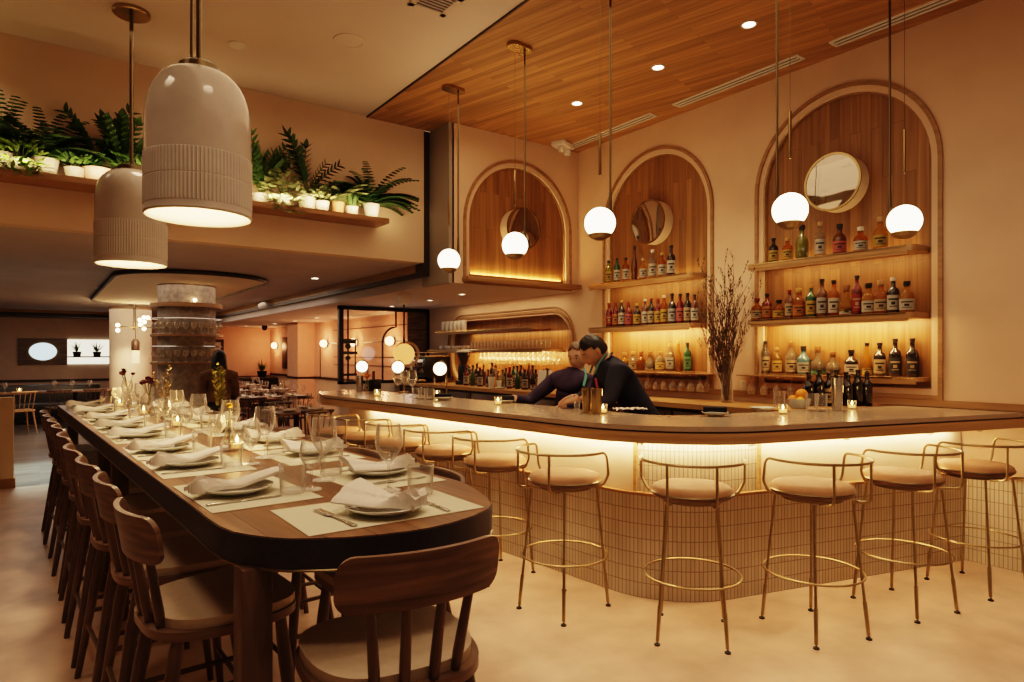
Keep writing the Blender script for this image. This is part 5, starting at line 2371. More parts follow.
def shelf_plant(px, kind, leafm, potm, r, h, label, size, n, y=6.29, **kw):
    p = on_y(px, 200, y)
    t = thing('potted_plant', label, 'plant', (p.x, y, PSZ), 0, 'potted plants on the high shelf')
    bm = BM()
    r, h = r * .88, h * .9
    pot_mesh(bm, r, h)
    new('pot', bm, potm, t)
    bm = BM()
    lathe(bm, [(0, h * .87), (r * .9, h * .87)], 18)
    new('soil', bm, soil, t)
    bl, bs = BM(), BM()
    rnd = random.Random(int(px * 13) + n)
    kind(bl, bs, size, n, rnd, **kw)
    for b_ in (bl, bs):
        for v in b_.verts:
            v.co.z += h * .86
            if v.co.y > SY - y - .012:
                v.co.y = SY - y - .012
    new('foliage', bl, leafm, t, angle=80)
    if len(bs.verts):
        new('stems', bs, stem_m, t)
    return t


shelf_plant(4, fern, leaf_m, pot_white, .10, .15, 'leafy green plant at the left edge of the photo, leftmost on the plant shelf', .55, 34, up=1.5)
shelf_plant(22, bush, leaf_y, pot_white, .08, .11, 'bright yellow-green bushy plant spilling over the shelf edge', .17, 330, y=6.22, w=.03, l=.05, trail=.14)
shelf_plant(45, fern, leaf_d, pot_white, .105, .15, 'dark arching fern in a white banded pot, left of the pendants', .50, 46, up=1.4)
shelf_plant(75, bush, leaf_m, pot_white, .085, .11, 'small leafy plant in a plain white pot left of the blush pot', .16, 190, w=.045, l=.08)
shelf_plant(98, zz_plant, leaf_d, pink_pot, .12, .13, 'tall upright plant with paired leaves in a blush pot', .60, 6, spread=.4, w=.06)
shelf_plant(122, zz_plant, leaf_m, pot_white, .09, .12, 'pale green upright plant beside the far bell pendant', .45, 14, spread=.5, w=.06)
shelf_plant(139, bush, leaf_m, pot_white, .08, .11, 'bushy green plant just left of the large bell pendant', .22, 190, w=.04, l=.09)
shelf_plant(261, zz_plant, leaf_m, pot_white, .09, .11, 'tall light bushy plant just right of the large bell pendant', .55, 26, spread=.5, w=.04)
shelf_plant(283, bush, leaf_v, pot_white, .085, .12, 'trailing variegated ivy hanging over the shelf edge', .2, 230, y=6.24, w=.05, l=.06, trail=.16)
shelf_plant(307, zz_plant, leaf_d, pot_white, .105, .17, 'tall dark upright plant with two high stems in a white pot', .62, 7, spread=.6, w=.055)
shelf_plant(322, bush, leaf_v, pot_white, .08, .11, 'small variegated plant in a bright white pot', .14, 120, y=6.24, w=.05, l=.06)
shelf_plant(338, fern, leaf_v, terra, .075, .14, 'pale silvery fern in a terracotta pot', .38, 28, w=.06, up=1.3)
shelf_plant(352, grass, leaf_m, pot_white, .072, .10, 'small tuft of green grass in a white pot', .17, 90, y=6.25)
shelf_plant(371, fern, leaf_d, pot_white, .098, .17, 'large dark arching fern in a white banded pot at the right end of the shelf', .60, 56, w=.075, up=1.25)
for px in (45, 371):
    p = on_y(px, 200, 6.29)

# ============================================================ REAR DINING ROOM
def table_small(loc, lx, ly, rz, label):
    t = thing('bistro_table', label, 'table', loc, rz, 'dining tables in the rear room')
    bm = BM()
    box(bm, -lx, lx, -ly, ly, .72, .75, .008)
    new('tabletop', bm, table_wood, t)
    bm = BM()
    lathe(bm, [(0, 0), (.22, 0), (.22, .012), (.04, .03), (.035, .72), (0, .72)], 18)
    new('pedestal', bm, dark_trim, t)
    return t


def simple_chair(loc, rz, label, mat=walnut):
    t = thing('dining_chair', label, 'chair', loc, rz, 'wooden chairs in the rear room')
    bm = BM()
    P = [(p.x, p.y) for p in fillet([(-.19, -.19, 0), (.19, -.19, 0), (.21, .2, 0), (-.21, .2, 0)], .06, 4, True)]
    prism(bm, P, .43, .46)
    new('seat', bm, mat, t, angle=30)
    for sx in (-1, 1):
        for sy in (-1, 1):
            bm = BM()
            tube(bm, [(sx * .15, sy * .15, .44), (sx * .20, sy * .20, 0)], [.019, .013], 8)
            new('leg', bm, mat, t)
    for sx in (-1, 1):
        bm = BM()
        tube(bm, [(sx * .185, -.185, .15), (sx * .185, .185, .15)], .009, 6)
        new('stretcher', bm, mat, t)
    bm = BM()
    arc = [(.20 * math.sin(R(a)) * 1.0, -.16 - .08 * math.cos(R(a)), 0) for a in range(-75, 76, 15)]
    for i in range(len(arc) - 1):
        pass
    tube(bm, [(x, y - .02, .79) for x, y, z in arc], .02, 8)
    new('top_rail', bm, mat, t)
    for x in (-.15, -.075, 0, .075, .15):
        bm = BM()
        tube(bm, [(x * .9, -.165, .455), (x * 1.1, -.16 - .08 * math.sqrt(max(0, 1 - (x * 1.1 / .2) ** 2)) - .02, .78)], .008, 6)
        new('spindle', bm, mat, t)
    return t


# banquette along the far left wall
t = thing('banquette', 'long black leather banquette along the far left wall', 'banquette', (0, 0, 0))
bm = BM()
box(bm, -5.95, 1.15, 17.05, 17.9, .08, .44, .03)
new('seat', bm, black_l, t)
bm = BM()
box(bm, -5.95, 1.15, 17.9, 18.2, .08, .80, .04)
new('back', bm, black_l, t)
t = thing('banquette', 'dark banquette in front of the orange far wall', 'banquette', (0, 0, 0))
bm = BM()
box(bm, 2.6, 5.35, 17.9, 18.4, .08, .44, .03)
new('seat', bm, black_l, t)
bm = BM()
box(bm, 2.6, 5.35, 18.4, 18.65, .08, .85, .03)
box(bm, 2.6, 5.35, 18.65, RY - .031, .08, .86)
new('back', bm, black_l, t)


def dress(loc, nx, ny, sx, sy, where, seed):
    """glasses, plates and napkins for a far table"""
    rnd = random.Random(seed)
    k = 0
    for i in range(nx):
        for j in range(ny):
            x = loc[0] + (i - (nx - 1) / 2) * sx
            y = loc[1] + (j - (ny - 1) / 2) * sy
            w = '%s, %s row, %s from the left' % (where, ('near', 'far', 'third')[j], ORD[i])
            put('wine_far', 'wine_glass', lambda: make_wine(.20, .042, 14), glass, (x + .08, y + .03, .7505), 0, 'wine glass ' + w, 'wine glass', 'wine glasses in the rear room')
            put('tumbler', 'water_tumbler', None, glass, (x - .07, y + .04, .7505), 0, 'tumbler ' + w, 'glass', 'tumblers in the rear room')
            put('plate', 'plate', None, cream_cer, (x, y - .07, .7505), 0, 'small pale plate ' + w, 'plate', 'plates in the rear room', (.75, .75, 1))
            put('napkin', 'napkin', None, linen, (x, y - .07, .7525), rnd.uniform(1, 2), 'white napkin ' + w, 'napkin', 'napkins in the rear room', (.7, .7, .7))


tabs = [((3.35, 9.0), .62, .36, 'on the nearest rear table', (3, 2)), ((3.05, 11.4), .75, .40, 'on the middle rear table', (4, 2)), ((3.4, 13.6), .8, .40, 'on the third rear table', (4, 2)), ((3.5, 15.9), .8, .40, 'on the furthest rear table', (3, 2))]
tabs = [((2.72, 8.55), .34, .40, 'on the nearest rear table', (2, 2))] + tabs[1:]
for i, (c, lx, ly, w, n) in enumerate(tabs):
    table_small((c[0], c[1], 0), lx, ly, 0, 'wooden rear dining table set with glasses, %s from the bar end' % ORD[i])
    dress(c, n[0], n[1], 2 * lx / n[0], ly, w, i)
j = 0
for i, (c, lx, ly, w, n) in enumerate(tabs):
    for s in (-1, 1):
        for q in ((-.35, .35) if lx > .5 else (0,)):
            j += 1
            simple_chair((c[0] + q, c[1] + s * (ly + .2), 0), 0 if s < 0 else PI, 'wooden chair %s side of %s%s' % ('on the near' if s < 0 else 'on the far', w[3:], (', left one' if q < 0 else ', right one') if q else ''))
p = on_z(12, 394, .75)
table_small((p.x - .25, 15.7, 0), .5, .38, 0, 'rear table at the far left edge with a lit candle')
put('wine_far', 'wine_glass', None, glass, (p.x - .12, 15.6, .7505), 0, 'wine glass on the rear table at the left edge, right one', 'wine glass', 'wine glasses in the rear room')
put('wine_far', 'wine_glass', None, glass, (p.x - .42, 15.7, .7505), 0, 'wine glass on the rear table at the left edge, left one', 'wine glass', 'wine glasses in the rear room')
c = on_z(31, 392, .78)
candle((p.x + .1, 15.55, .7505), 'lit votive candle on the rear table at the left edge', 1.2, 'candles in the rear room')
simple_chair((p.x + .12, 15.05, 0), R(20), 'pale wooden spindle chair at the rear table on the far left', pale_wood)
p = on_z(80, 395, .75)
table_small((p.x, 16.0, 0), .62, .38, 0, 'rear table before the banquette, left of the pale column')
for q in range(3):
    put('wine_far', 'wine_glass', None, glass, (p.x - .35 + .3 * q, 16.0, .7505), 0, 'wine glass on the rear table before the banquette, %s from the left' % ORD[q], 'wine glass', 'wine glasses in the rear room')
for q in (-.3, .28):
    simple_chair((p.x + q, 15.42, 0), R(6), 'wooden spindle chair before the banquette table, %s' % ('left' if q < 0 else 'right'))
# glasses around the stone column
for z, nm in ((1.7605, 'upper'), (1.3705, 'lower')):
    for i in range(14):
        a = PI + R(8) + i * R(14.0)
        put('col_glass', 'coupe_glass', lambda: make_wine(.165, .044, 14), stem_glass, (KX + .425 * math.cos(a), KY + .425 * math.sin(a), z), 0, 'clear stem glass on the %s ring tray of the stone column, %s from the left' % (nm, ORD[i]), 'wine glass', 'glasses on the stone column')
# small chandelier and lamp by the pale column
p = at_d(134, 327, 12.6)
t = thing('globe_chandelier', 'brass chandelier of small bright bulbs hanging before the pale column', 'chandelier', (p.x, p.y, RZ))
zc = p.z - RZ
bm = BM()
tube(bm, [(0, 0, -.036), (0, 0, zc - .06)], .012, 8)
new('rod', bm, brass_d, t)
bm = BM()
tube(bm, [(-.26, 0, zc), (.32, 0, zc)], .010, 6)
tube(bm, [(0, -.2, zc - .03), (.0, .2, zc - .03)], .010, 6)
tube(bm, [(.16, 0, zc + .20), (.16, 0, zc - .06)], .010, 6)
tube(bm, [(-.26, 0, zc + .05), (-.26, 0, zc - .08)], .010, 6)
new('arms', bm, brass_d, t)
for q in ((-.27, 0, .03), (-.27, 0, -.07), (.10, 0, .14), (.17, 0, .19), (.17, -.05, .10), (.10, -.05, .05), (.17, 0, -.03), (.24, .03, .19)):
    bm = BM()
    ball(bm, (q[0], q[1], zc + q[2]), .036, seg=12)
    new('bulb', bm, bulb_m, t)
light('POINT', (p.x, p.y - .2, p.z), 14, (1, .66, .34), .12)
p = at_d(135.5, 358, 13.0)
t = thing('cylinder_pendant', 'small cylinder pendant lamp in front of the pale column', 'pendant light', (p.x, p.y, RZ))
zc = p.z - RZ
bm = BM()
lathe(bm, [(0, .16), (.05, .16), (.075, .15), (.075, .32), (.04, .38), (0, .38)], 20, (0, 0, zc))
new('wood_cap', bm, walnut, t)
bm = BM()
lathe(bm, [(.073, -.10), (.073, .15), (0, .15)], 20, (0, 0, zc))
new('shade', bm, flat('paper_shade', (.9, .7, .45), .6, emit=(1, .66, .34), es=.9), t)
bm = BM()
tube(bm, [(0, 0, -.036), (0, 0, zc + .38)], .007, 6)
new('cord', bm, black_m, t)
# track spot on the dark channel
p = at_d(264, 304, 12.2)
t = thing('track_spot', 'small pale spotlight fixed to the dark ceiling channel', 'spotlight', (3.47, p.y, RZ))
bm = BM()
box(bm, -.035, .02, -.06, .06, -.05, 0, .006)
new('mount', bm, white_cer, t)
bm = BM()
lathe(bm, [(0, -.1), (.055, -.1), (.06, .06), (.03, .1), (0, .1)], 16, M=Matrix.Translation((-.07, 0, -.09)) @ Matrix.Rotation(R(75), 4, 'X') @ Matrix.Rotation(R(20), 4, 'Y'))
new('lamp_head', bm, white_cer, t)

# ============================================================ PEOPLE
def skin_mesh(nodes, edges, root=0, sub=2):
    me = bpy.data.meshes.new('tmp')
    me.from_pydata([n[0] for n in nodes], edges, [])
    o = bpy.data.objects.new('tmp', me)
    COL.objects.link(o)
    m = o.modifiers.new('skin', 'SKIN')
    m.use_smooth_shade = True
    for i, n in enumerate(nodes):
        d = me.skin_vertices[0].data[i]
        r = n[1]
        d.radius = r if isinstance(r, tuple) else (r, r)
        d.use_root = (i == root)
    s = o.modifiers.new('sub', 'SUBSURF')
    s.levels = sub
    s.render_levels = sub
    dg = bpy.context.evaluated_depsgraph_get()
    out = bpy.data.meshes.new_from_object(o.evaluated_get(dg))
    bpy.data.objects.remove(o)
    bpy.data.meshes.remove(me)
    return out


def chain(P, names, rad):
    """P: dict name->pos; make nodes, edges from list of name chains"""
    idx = {}
    nodes, edges = [], []
    for c in names:
        for a in c:
            if a not in idx:
                idx[a] = len(nodes)
                nodes.append((tuple(P[a]), rad[a]))
        for a, b_ in zip(c, c[1:]):
            edges.append((idx[a], idx[b_]))
    return nodes, edges, idx


def head_mesh(bm, M, mats):
    """face looks along +y; centre of the head at the origin; mats: index of skin, eye white, iris, lips"""
    sk, ew, ik, lp = mats
    r = bmesh.ops.create_uvsphere(bm, u_segments=32, v_segments=22, radius=1)
    vs = r['verts']
    for v in vs:
        x, y, z = v.co
        fx = .074 * (1 - .20 * max(0, -z) ** 1.4)
        X, Y, Z = x * fx, y * .096, z * .118
        if y > 0:
            Y -= .012 * max(0, -z) * 0
            # brow, sockets, nose, mouth, chin
            g = lambda cx, cz, sx, sz: math.exp(-((x - cx) / sx) ** 2 - ((z - cz) / sz) ** 2) * max(0, y) ** .5
            Y += .022 * g(0, -.17, .13, .20) + .010 * g(0, -.02, .10, .22)
            Y -= .010 * (g(.36, .05, .2, .13) + g(-.36, .05, .2, .13))
            Y += .006 * g(0, .25, .5, .12)
            Y += .006 * g(0, -.50, .22, .08)
            Y += .012 * g(0, -.82, .28, .16)
        else:
            Y *= .98 + .06 * max(0, z)
        v.co = M @ Vector((X, Y, Z))
    fs = {f for v in vs for f in v.link_faces}
    for f in fs:
        f.material_index = sk
    for s in (-1, 1):
        n0 = len(bm.faces)
        bm.faces.ensure_lookup_table()
        old = set(bm.faces)
        ball(bm, M @ Vector((s * .029, .072, .006)), .0125, seg=12)
        for f in set(bm.faces) - old:
            f.material_index = ew
        old = set(bm.faces)
        ball(bm, M @ Vector((s * .029, .081, .006)), .0062, seg=10)
        for f in set(bm.faces) - old:
            f.material_index = ik
        old = set(bm.faces)
        # eyebrow
        tube(bm, [M @ Vector((s * .012, .092, .030)), M @ Vector((s * .03, .090, .035)), M @ Vector((s * .047, .078, .030))], [.0025, .0035, .002], 6)
        for f in set(bm.faces) - old:
            f.material_index = ik
        old = set(bm.faces)
        # ear
        E = Matrix.Translation(M @ Vector((s * .074, -.006, -.004))) @ M.to_3x3().to_4x4() @ Matrix.Diagonal((.35, .75, 1.2, 1))
        ball(bm, E.to_translation(), .026, M=E.to_3x3().to_4x4(), seg=12)
        for f in set(bm.faces) - old:
            f.material_index = sk
    for dz, rr in ((-.052, .0042), (-.060, .0050)):
        old = set(bm.faces)
        tube(bm, [M @ Vector((-.024, .083, dz)), M @ Vector((-.010, .0945, dz + .002)), M @ Vector((.010, .0945, dz + .002)), M @ Vector((.024, .083, dz))], [rr * .4, rr, rr, rr * .4], 6)
        for f in set(bm.faces) - old:
            f.material_index = lp


def hair_mesh(M, keep, inflate=1.0, flow=None):
    bm = BM()
    r = bmesh.ops.create_uvsphere(bm, u_segments=32, v_segments=22, radius=1)
    kill = []
    for v in r['verts']:
        x, y, z = v.co
        if not keep(x, y, z):
            kill.append(v)
        else:
            n = 1 + .03 * math.sin(23 * math.atan2(x, y)) * math.sin(9 * z)
            q = Vector((x * .082 * inflate * n, y * .106 * inflate * n - .004, z * .128 * inflate * n + .004))
            if flow:
                q = flow(q, x, y, z)
            v.co = M @ q
    bmesh.ops.delete(bm, geom=kill, context='VERTS')
    ed = [e for e in bm.edges if e.is_boundary]
    r = bmesh.ops.extrude_edge_only(bm, edges=ed)
    c = M @ Vector((0, 0, 0))
    for v in [g for g in r['geom'] if isinstance(g, bmesh.types.BMVert)]:
        v.co = c + (v.co - c) * .86
    return bm


def hand(bm, wrist, d, palm_n, thumb_side, curl, s=1.0, idx=0):
    """five fingers rooted in the palm; d: direction of the fingers, palm_n: towards the palm side"""
    d = Vector(d).normalized()
    pn = Vector(palm_n)
    pn = (pn - d * pn.dot(d)).normalized()
    sd = d.cross(pn).normalized() * thumb_side
    w = Vector(wrist)
    old = set(bm.faces)
    # palm as a shaped slab
    rows = []
    for f, wd, th in ((-.06, .028, .022), (.1, .030, .020), (.5, .040, .018), (.85, .042, .015), (1.0, .040, .012)):
        c = w + d * (.088 * f * s)
        rows.append([bm.verts.new(c + (sd * math.cos(a) * wd + pn * math.sin(a) * th) * s) for a in [k * PI / 6 for k in range(12)]])
    for A, B in zip(rows, rows[1:]):
        for k in range(12):
            bm.faces.new((A[k], A[(k + 1) % 12], B[(k + 1) % 12], B[k]))
    bm.faces.new(rows[0][::-1])
    bm.faces.new(rows[-1])
    for i, (off, L, r) in enumerate(((.030, .072, .0088), (.010, .080, .0092), (-.011, .074, .0088), (-.030, .058, .0078))):
        p = w + (d * .075 + sd * off) * s
        q = [p]
        dd = d.copy()
        for k, seg in enumerate((.16, .45, .30, .25)):
            p = p + dd * L * seg * s
            q.append(p)
            a = curl * (.55 if k else .3)
            dd = (dd * math.cos(a) + pn * math.sin(a)).normalized()
        tube(bm, q, [r * s, r * 1.02 * s, r * .98 * s, r * .88 * s, r * .6 * s], 8)
    p = w + (d * .022 + sd * .026) * s
    q = [p]
    dd = (d * .75 + sd * .75 + pn * .25).normalized()
    for k, seg in enumerate((.03, .03, .025)):
        p = p + dd * seg * s
        q.append(p)
        dd = (dd + d * .25 + pn * (.25 + curl * .25) - sd * .25).normalized()
    tube(bm, q, [.012 * s, .0115 * s, .0105 * s, .007 * s], 8)
    for f in set(bm.faces) - old:
        f.material_index = idx


def person(label, loc, rz, J, skinm, hairm, hair_keep, head_tilt, top_m, bottom_m, hair_flow=None, build=1.0, hands=(), long_coat=False, iris=None, extras=None, hair_inf=1.0):
    """J: joint positions in the figure's own frame (faces +y)"""
    t = thing('person', label, 'person', loc, rz)
    rad = dict(pelvis=(.150, .115), waist=(.135, .10), chest=(.155, .11), upper=(.125, .095), neck=.055, skull=.052, shL=.068, shR=.068, elL=.043, elR=.043, wrL=.028, wrR=.028,
               hipL=.090, hipR=.090, knL=.060, knR=.060, anL=.040, anR=.040, toL=.032, toR=.032)
    rad = {k: (tuple(q * build for q in v) if isinstance(v, tuple) else v * build) for k, v in rad.items()}
    chains = [['pelvis', 'waist', 'chest', 'upper', 'neck', 'skull'], ['upper', 'shL', 'elL', 'wrL'], ['upper', 'shR', 'elR', 'wrR'], ['pelvis', 'hipL', 'knL', 'anL', 'toL'], ['pelvis', 'hipR', 'knR', 'anR', 'toR']]
    thin = {k: (tuple(q * .84 for q in v) if isinstance(v, tuple) else (v * .84 if k[:2] in ('sh', 'el') else v)) for k, v in rad.items()}
    nodes, edges, idx = chain(J, chains, thin)
    me = skin_mesh(nodes, edges)
    bm = BM()
    bm.from_mesh(me)
    for f in bm.faces:
        f.material_index = 0
        f.smooth = True
    HM = Matrix.Translation(J['head']) @ Matrix.Rotation(head_tilt[2], 4, 'Z') @ Matrix.Rotation(head_tilt[0], 4, 'X') @ Matrix.Rotation(head_tilt[1], 4, 'Y')
    head_mesh(bm, HM, (0, 1, 2, 3))
    for h in hands:
        hand(bm, *h)
    body = new('body', bm, [skinm, eye_w, iris or black_m, lip_m], t, angle=70)
    # clothes follow the body as slightly wider skins
    g = 1.13
    cr = {k: (tuple(q * g for q in v) if isinstance(v, tuple) else v * g + .006) for k, v in rad.items()}
    J2 = dict(J)
    for s in 'LR':
        J2['wr' + s] = Vector(J['el' + s]).lerp(Vector(J['wr' + s]), .93)
        J2['an' + s] = Vector(J['kn' + s]).lerp(Vector(J['an' + s]), .95)
    J2['collar'] = Vector(J['upper']).lerp(Vector(J['neck']), .86)
    cr['collar'] = .082 * build
    J2['hem'] = Vector(J['pelvis']) + Vector((0, 0, -.10))
    cr['hem'] = (.185 * build, .145 * build)
    n2, e2, _ = chain(J2, [['waist', 'chest', 'upper', 'collar'], ['waist', 'pelvis', 'hem'], ['upper', 'shL', 'elL', 'wrL'], ['upper', 'shR', 'elR', 'wrR']], cr)
    me = skin_mesh(n2, e2)
    me.name = 'jacket'
    me.materials.clear()
    me.materials.append(top_m)
    o = bpy.data.objects.new('jacket', me)
    COL.objects.link(o)
    o.parent = t
    n3, e3, _ = chain(J2, [['pelvis', 'hipL', 'knL', 'anL'], ['pelvis', 'hipR', 'knR', 'anR']], cr)
    me = skin_mesh(n3, e3)
    me.materials.clear()
    me.materials.append(bottom_m)
    o = bpy.data.objects.new('trousers', me)
    COL.objects.link(o)
    o.parent = t
    for s in 'LR':
        a, b_ = Vector(J['an' + s]), Vector(J['to' + s])
        d = b_ - a
        d.z = 0
        bm = BM()
        M = Matrix.Translation((a.x, a.y, 0)) @ Matrix.Rotation(math.atan2(d.y, d.x) - PI / 2, 4, 'Z')
        rows = []
        for y, w, h in ((-.075, .030, .05), (-.05, .044, .095), (.0, .046, .105), (.06, .044, .075), (.13, .048, .055), (.175, .040, .045), (.20, .02, .03)):
            rows.append([bm.verts.new(M @ Vector((math.cos(q) * w, y, max(0.001, h * .5 + math.sin(q) * h * .5)))) for q in [k * PI / 6 for k in range(12)]])
        for A, B in zip(rows, rows[1:]):
            for k in range(12):
                bm.faces.new((A[k], A[(k + 1) % 12], B[(k + 1) % 12], B[k]))
        bm.faces.new(rows[0][::-1])
        bm.faces.new(rows[-1])
        new('shoe', bm, black_m, t, angle=60)
    new('hair', hair_mesh(HM, hair_keep, hair_inf, hair_flow), hairm, t, angle=80)
    if extras:
        extras(t, J, HM)
    return t


def V(*a):
    return Vector(a)


# --- man behind the bar, bent forward over the counter, facing to the left of the photo
hip = at_d(648, 440, 4.92)
hd = at_d(594, 351, 4.92)
mvec = Vector((hd.x - hip.x, hd.y - hip.y))
mrz = math.atan2(mvec.y, mvec.x) - PI / 2 + .10
lean = mvec.length
mz = hd.z
Jm = dict(pelvis=V(0, 0, .95), waist=V(0, .07, 1.08), chest=V(0, .19, 1.245), upper=V(0, .275, 1.375), neck=V(0, lean * .84, 1.45), skull=V(0, lean * .95, mz - .01), head=V(0, lean + .01, mz),
          shL=V(-.19, .29, 1.345), elL=V(-.265, .37, 1.12), wrL=V(-.17, .57, 1.155), shR=V(.19, .29, 1.345), elR=V(.25, .36, 1.11), wrR=V(.10, .56, 1.15),
          hipL=V(-.09, 0, .90), knL=V(-.10, .03, .50), anL=V(-.10, -.03, .08), toL=V(-.12, .11, .035), hipR=V(.09, 0, .90), knR=V(.10, .05, .50), anR=V(.11, .0, .08), toR=V(.13, .14, .035))


def man_extras(t, J, HM):
    bm = BM()
    # apron neck strap over the collar and down the back
    tube(bm, [(-.085, .43, 1.33), (-.088, .40, 1.41), (-.06, .335, 1.475), (0, .31, 1.485), (.06, .335, 1.475), (.088, .40, 1.41), (.085, .43, 1.33)], .008, 8)
    new('apron_strap', bm, flat('teal_dim', (.08, .23, .22), .8), t)
    bm = BM()
    tube(bm, [(-.05, .415, 1.30), (-.055, .40, 1.22), (-.05, .36, 1.16)], .010, 8)
    new('apron_tie', bm, pink_m, t)


short = lambda x, y, z: (z > .30 and y < .80) or (y < -.02 and z > -.42) or (abs(x) > .9 and z > .05 and y < .35) or z > .62
person('male bartender in a dark navy jacket bending forward over the bar', (hip.x, hip.y, 0), mrz, Jm, skin_m, hair_k, short, (R(-38), 0, .12), navy, black_m,
       hands=((Jm['wrL'], (.45, .85, -.25), (.3, -.2, -1), -1, .9), (Jm['wrR'], (-.45, .85, -.2), (-.3, -.2, -1), 1, .9)), extras=man_extras, build=1.04)
# white towel under the hands
o = new('shot_glass', make_tumbler(.07, .022), glass, loc=(on_z(577, 411, BZ).x, on_z(577, 411, BZ).y, BZ))
tag(o, 'small clear shot glass on the bar in front of the male bartender', 'glass')
p = on_z(630, 411.5, BZ)
bm = BM()
rnd = random.Random(8)
g = [[bm.verts.new((-.11 + .022 * i, -.05 + .02 * j, .006 + .016 * abs(math.sin(i * 1.3 + j * .9)) + .004 * rnd.random())) for j in range(6)] for i in range(11)]
for i in range(10):
    for j in range(5):
        bm.faces.new((g[i][j], g[i + 1][j], g[i + 1][j + 1], g[i][j + 1]))
o = new('bar_towel', bm, linen, loc=(p.x, p.y, BZ), rotz=-.5)
m = o.modifiers.new('thick', 'SOLIDIFY')
m.thickness = .004
tag(o, 'crumpled pale bar towel on the bar before the male bartender', 'towel')

# --- woman behind him, reaching to the left
whd = at_d(577.5, 357, 5.55)
wtor = at_d(566, 420, 5.60)
wrz = math.atan2(-wtor.y, -wtor.x) - PI / 2 + R(-14)
Mi = Matrix.Rotation(-wrz, 4, 'Z')
hl = Mi @ Vector((whd.x - wtor.x, whd.y - wtor.y, 0))
Jw = dict(pelvis=V(0, 0, .90), waist=V(0, .02, 1.02), chest=V(hl.x * .4, hl.y * .3 + .03, 1.17), upper=V(hl.x * .75, hl.y * .6 + .03, 1.275), neck=V(hl.x * .95, hl.y * .85, 1.35), skull=V(hl.x, hl.y, whd.z - .03), head=V(hl.x, hl.y + .01, whd.z),
          shL=V(-.165 + hl.x * .5, .02, 1.235), elL=V(-.22, .17, 1.06), wrL=V(-.05, .34, 1.05), shR=V(.165 + hl.x * .6, .02, 1.245), elR=V(.30, .14, 1.07), wrR=V(.36, .36, 1.12),
          hipL=V(-.085, 0, .86), knL=V(-.09, .03, .47), anL=V(-.09, -.02, .08), toL=V(-.10, .11, .035), hipR=V(.085, 0, .86), knR=V(.09, .03, .47), anR=V(.09, -.02, .08), toR=V(.11, .11, .035))


def woman_extras(t, J, HM):
    a = Vector(J['neck'])
    for s, m, n in ((-1, teal_m, 'apron_strap'), (1, pink_m, 'apron_strap')):
        bm = BM()
        tube(bm, [a + Vector((s * .065, .0, .005)), a + Vector((s * .095, .085, -.06)), a + Vector((s * .085, .125, -.14))], [.010, .014, .012], 8)
        new(n, bm, m, t)
    bm = BM()
    ball(bm, HM @ Vector((0, -.10, .045)), .042, seg=14)
    new('hair_bun', bm, hair_b, t)


tied = lambda x, y, z: (z > .42 and y < .75) or (y < .05 and z > -.35) or (abs(x) > .9 and z > .2 and y < .3) or z > .66
person('female bartender with tied-back hair and purple jacket, partly behind the man', (wtor.x, wtor.y, 0), wrz, Jw, skin_l, hair_b, tied, (R(-14), R(6), R(-8)), purple, black_m,
       hands=((Jw['wrL'], (.5, .8, -.2), (0, -.2, -1), -1, .8), (Jw['wrR'], (.2, .95, -.1), (-.3, 0, -1), 1, .7)), extras=woman_extras, build=.92)

# --- woman standing in the rear room with her back to us
wp = at_d(219, 372, 8.6)
Jr = dict(pelvis=V(0, 0, .86), waist=V(0, .01, .98), chest=V(0, .02, 1.12), upper=V(0, .02, 1.225), neck=V(0, .03, 1.31), skull=V(0, .05, 1.36), head=V(0, .06, 1.40),
          shL=V(-.175, .0, 1.19), elL=V(-.205, .03, .95), wrL=V(-.15, .19, .86), shR=V(.175, .0, 1.19), elR=V(.205, .03, .95), wrR=V(.15, .19, .86),
          hipL=V(-.085, 0, .80), knL=V(-.09, .02, .44), anL=V(-.09, -.02, .08), toL=V(-.10, .11, .035), hipR=V(.085, 0, .80), knR=V(.09, .02, .44), anR=V(.09, -.02, .08), toR=V(.11, .11, .035))


def long_flow(q, x, y, z):
    if z < .1:
        f = min(1, (.1 - z) / 1.0)
        q = Vector((q.x * (1 + .5 * f), q.y - .02 * f, q.z - .17 * f))
    return q


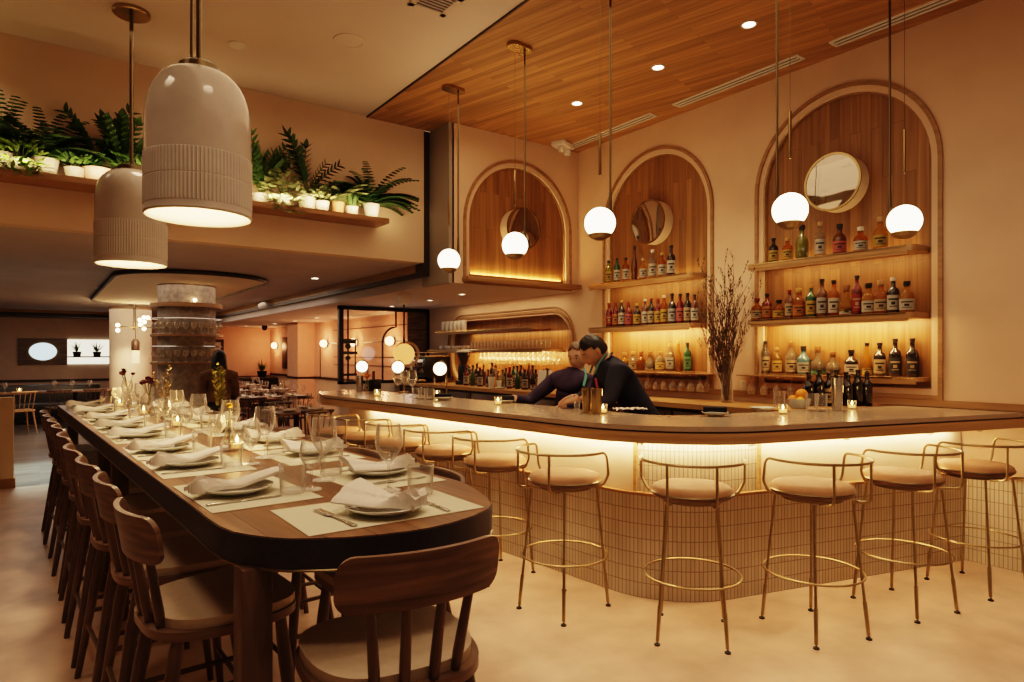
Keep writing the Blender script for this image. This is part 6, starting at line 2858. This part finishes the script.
longh = lambda x, y, z: (y < .25) or z > .55
person('woman with long dark hair and brown coat standing with her back turned by the column', (wp.x, wp.y, 0), R(-16), Jr, skin_m, hair_k, longh, (R(-10), 0, .1), coat_br, black_m, hair_flow=long_flow,
       hands=((Jr['wrL'], (.2, .8, -.5), (.8, 0, -.3), -1, .5), (Jr['wrR'], (-.2, .8, -.5), (-.8, 0, -.3), 1, .5)), build=1.0, hair_inf=1.1)

# ============================================================ LIGHT
w = bpy.data.worlds.new('world')
S.world = w
w.use_nodes = True
bg = w.node_tree.nodes['Background']
bg.inputs[0].default_value = (1, .66, .40, 1)
bg.inputs[1].default_value = .22
# unseen downlights over table, floor and bar, plus added fill spots on the left
for x, y, e in ((.9, 2.4, 40), (.8, 5.4, 30), (2.0, 1.3, 44), (3.6, .6, 46), (4.4, .7, 34), (-.1, 1.0, 45), (-.5, 3.6, 40), (-.6, 6.2, 30)):
    light('SPOT', (x, y, CZ - .1), e, (1, .72, .48), .25, (x, y, 0), 110, .9)
light('AREA', (2.2, 3.2, CZ - .15), 36, (1, .68, .42), 3.5, (2.2, 3.2, 0), sy=5)  # broad unseen area fills added for ambient light, here and below
light('AREA', (3.8, 4.6, 2.4), 8, (1, .64, .34), 1.2, (5.0, 4.6, 4.2), sy=3)
light('AREA', (1.2, 13.0, 2.45), 75, (1, .78, .62), 4.4, (1.2, 13.0, 0), sy=7)
light('AREA', (4.4, 14.5, 2.2), 13, (1, .50, .26), 1.6, (4.4, 14.5, 0), sy=7)
light('SPOT', (-.3, 10.9, 2.4), 320, (.72, .95, .86), .2, (-.02, 10.0, 0), 60, .9)
S.view_settings.view_transform = 'Filmic'
S.view_settings.look = 'High Contrast'
S.view_settings.exposure = .47
S.cycles.max_bounces = 8
S.cycles.transparent_max_bounces = 40
S.cycles.transmission_bounces = 8
S.cycles.glossy_bounces = 4
S.cycles.diffuse_bounces = 4
S.cycles.caustics_reflective = False
S.cycles.caustics_refractive = False
S.cycles.sample_clamp_indirect = 4
S.cycles.use_denoising = True
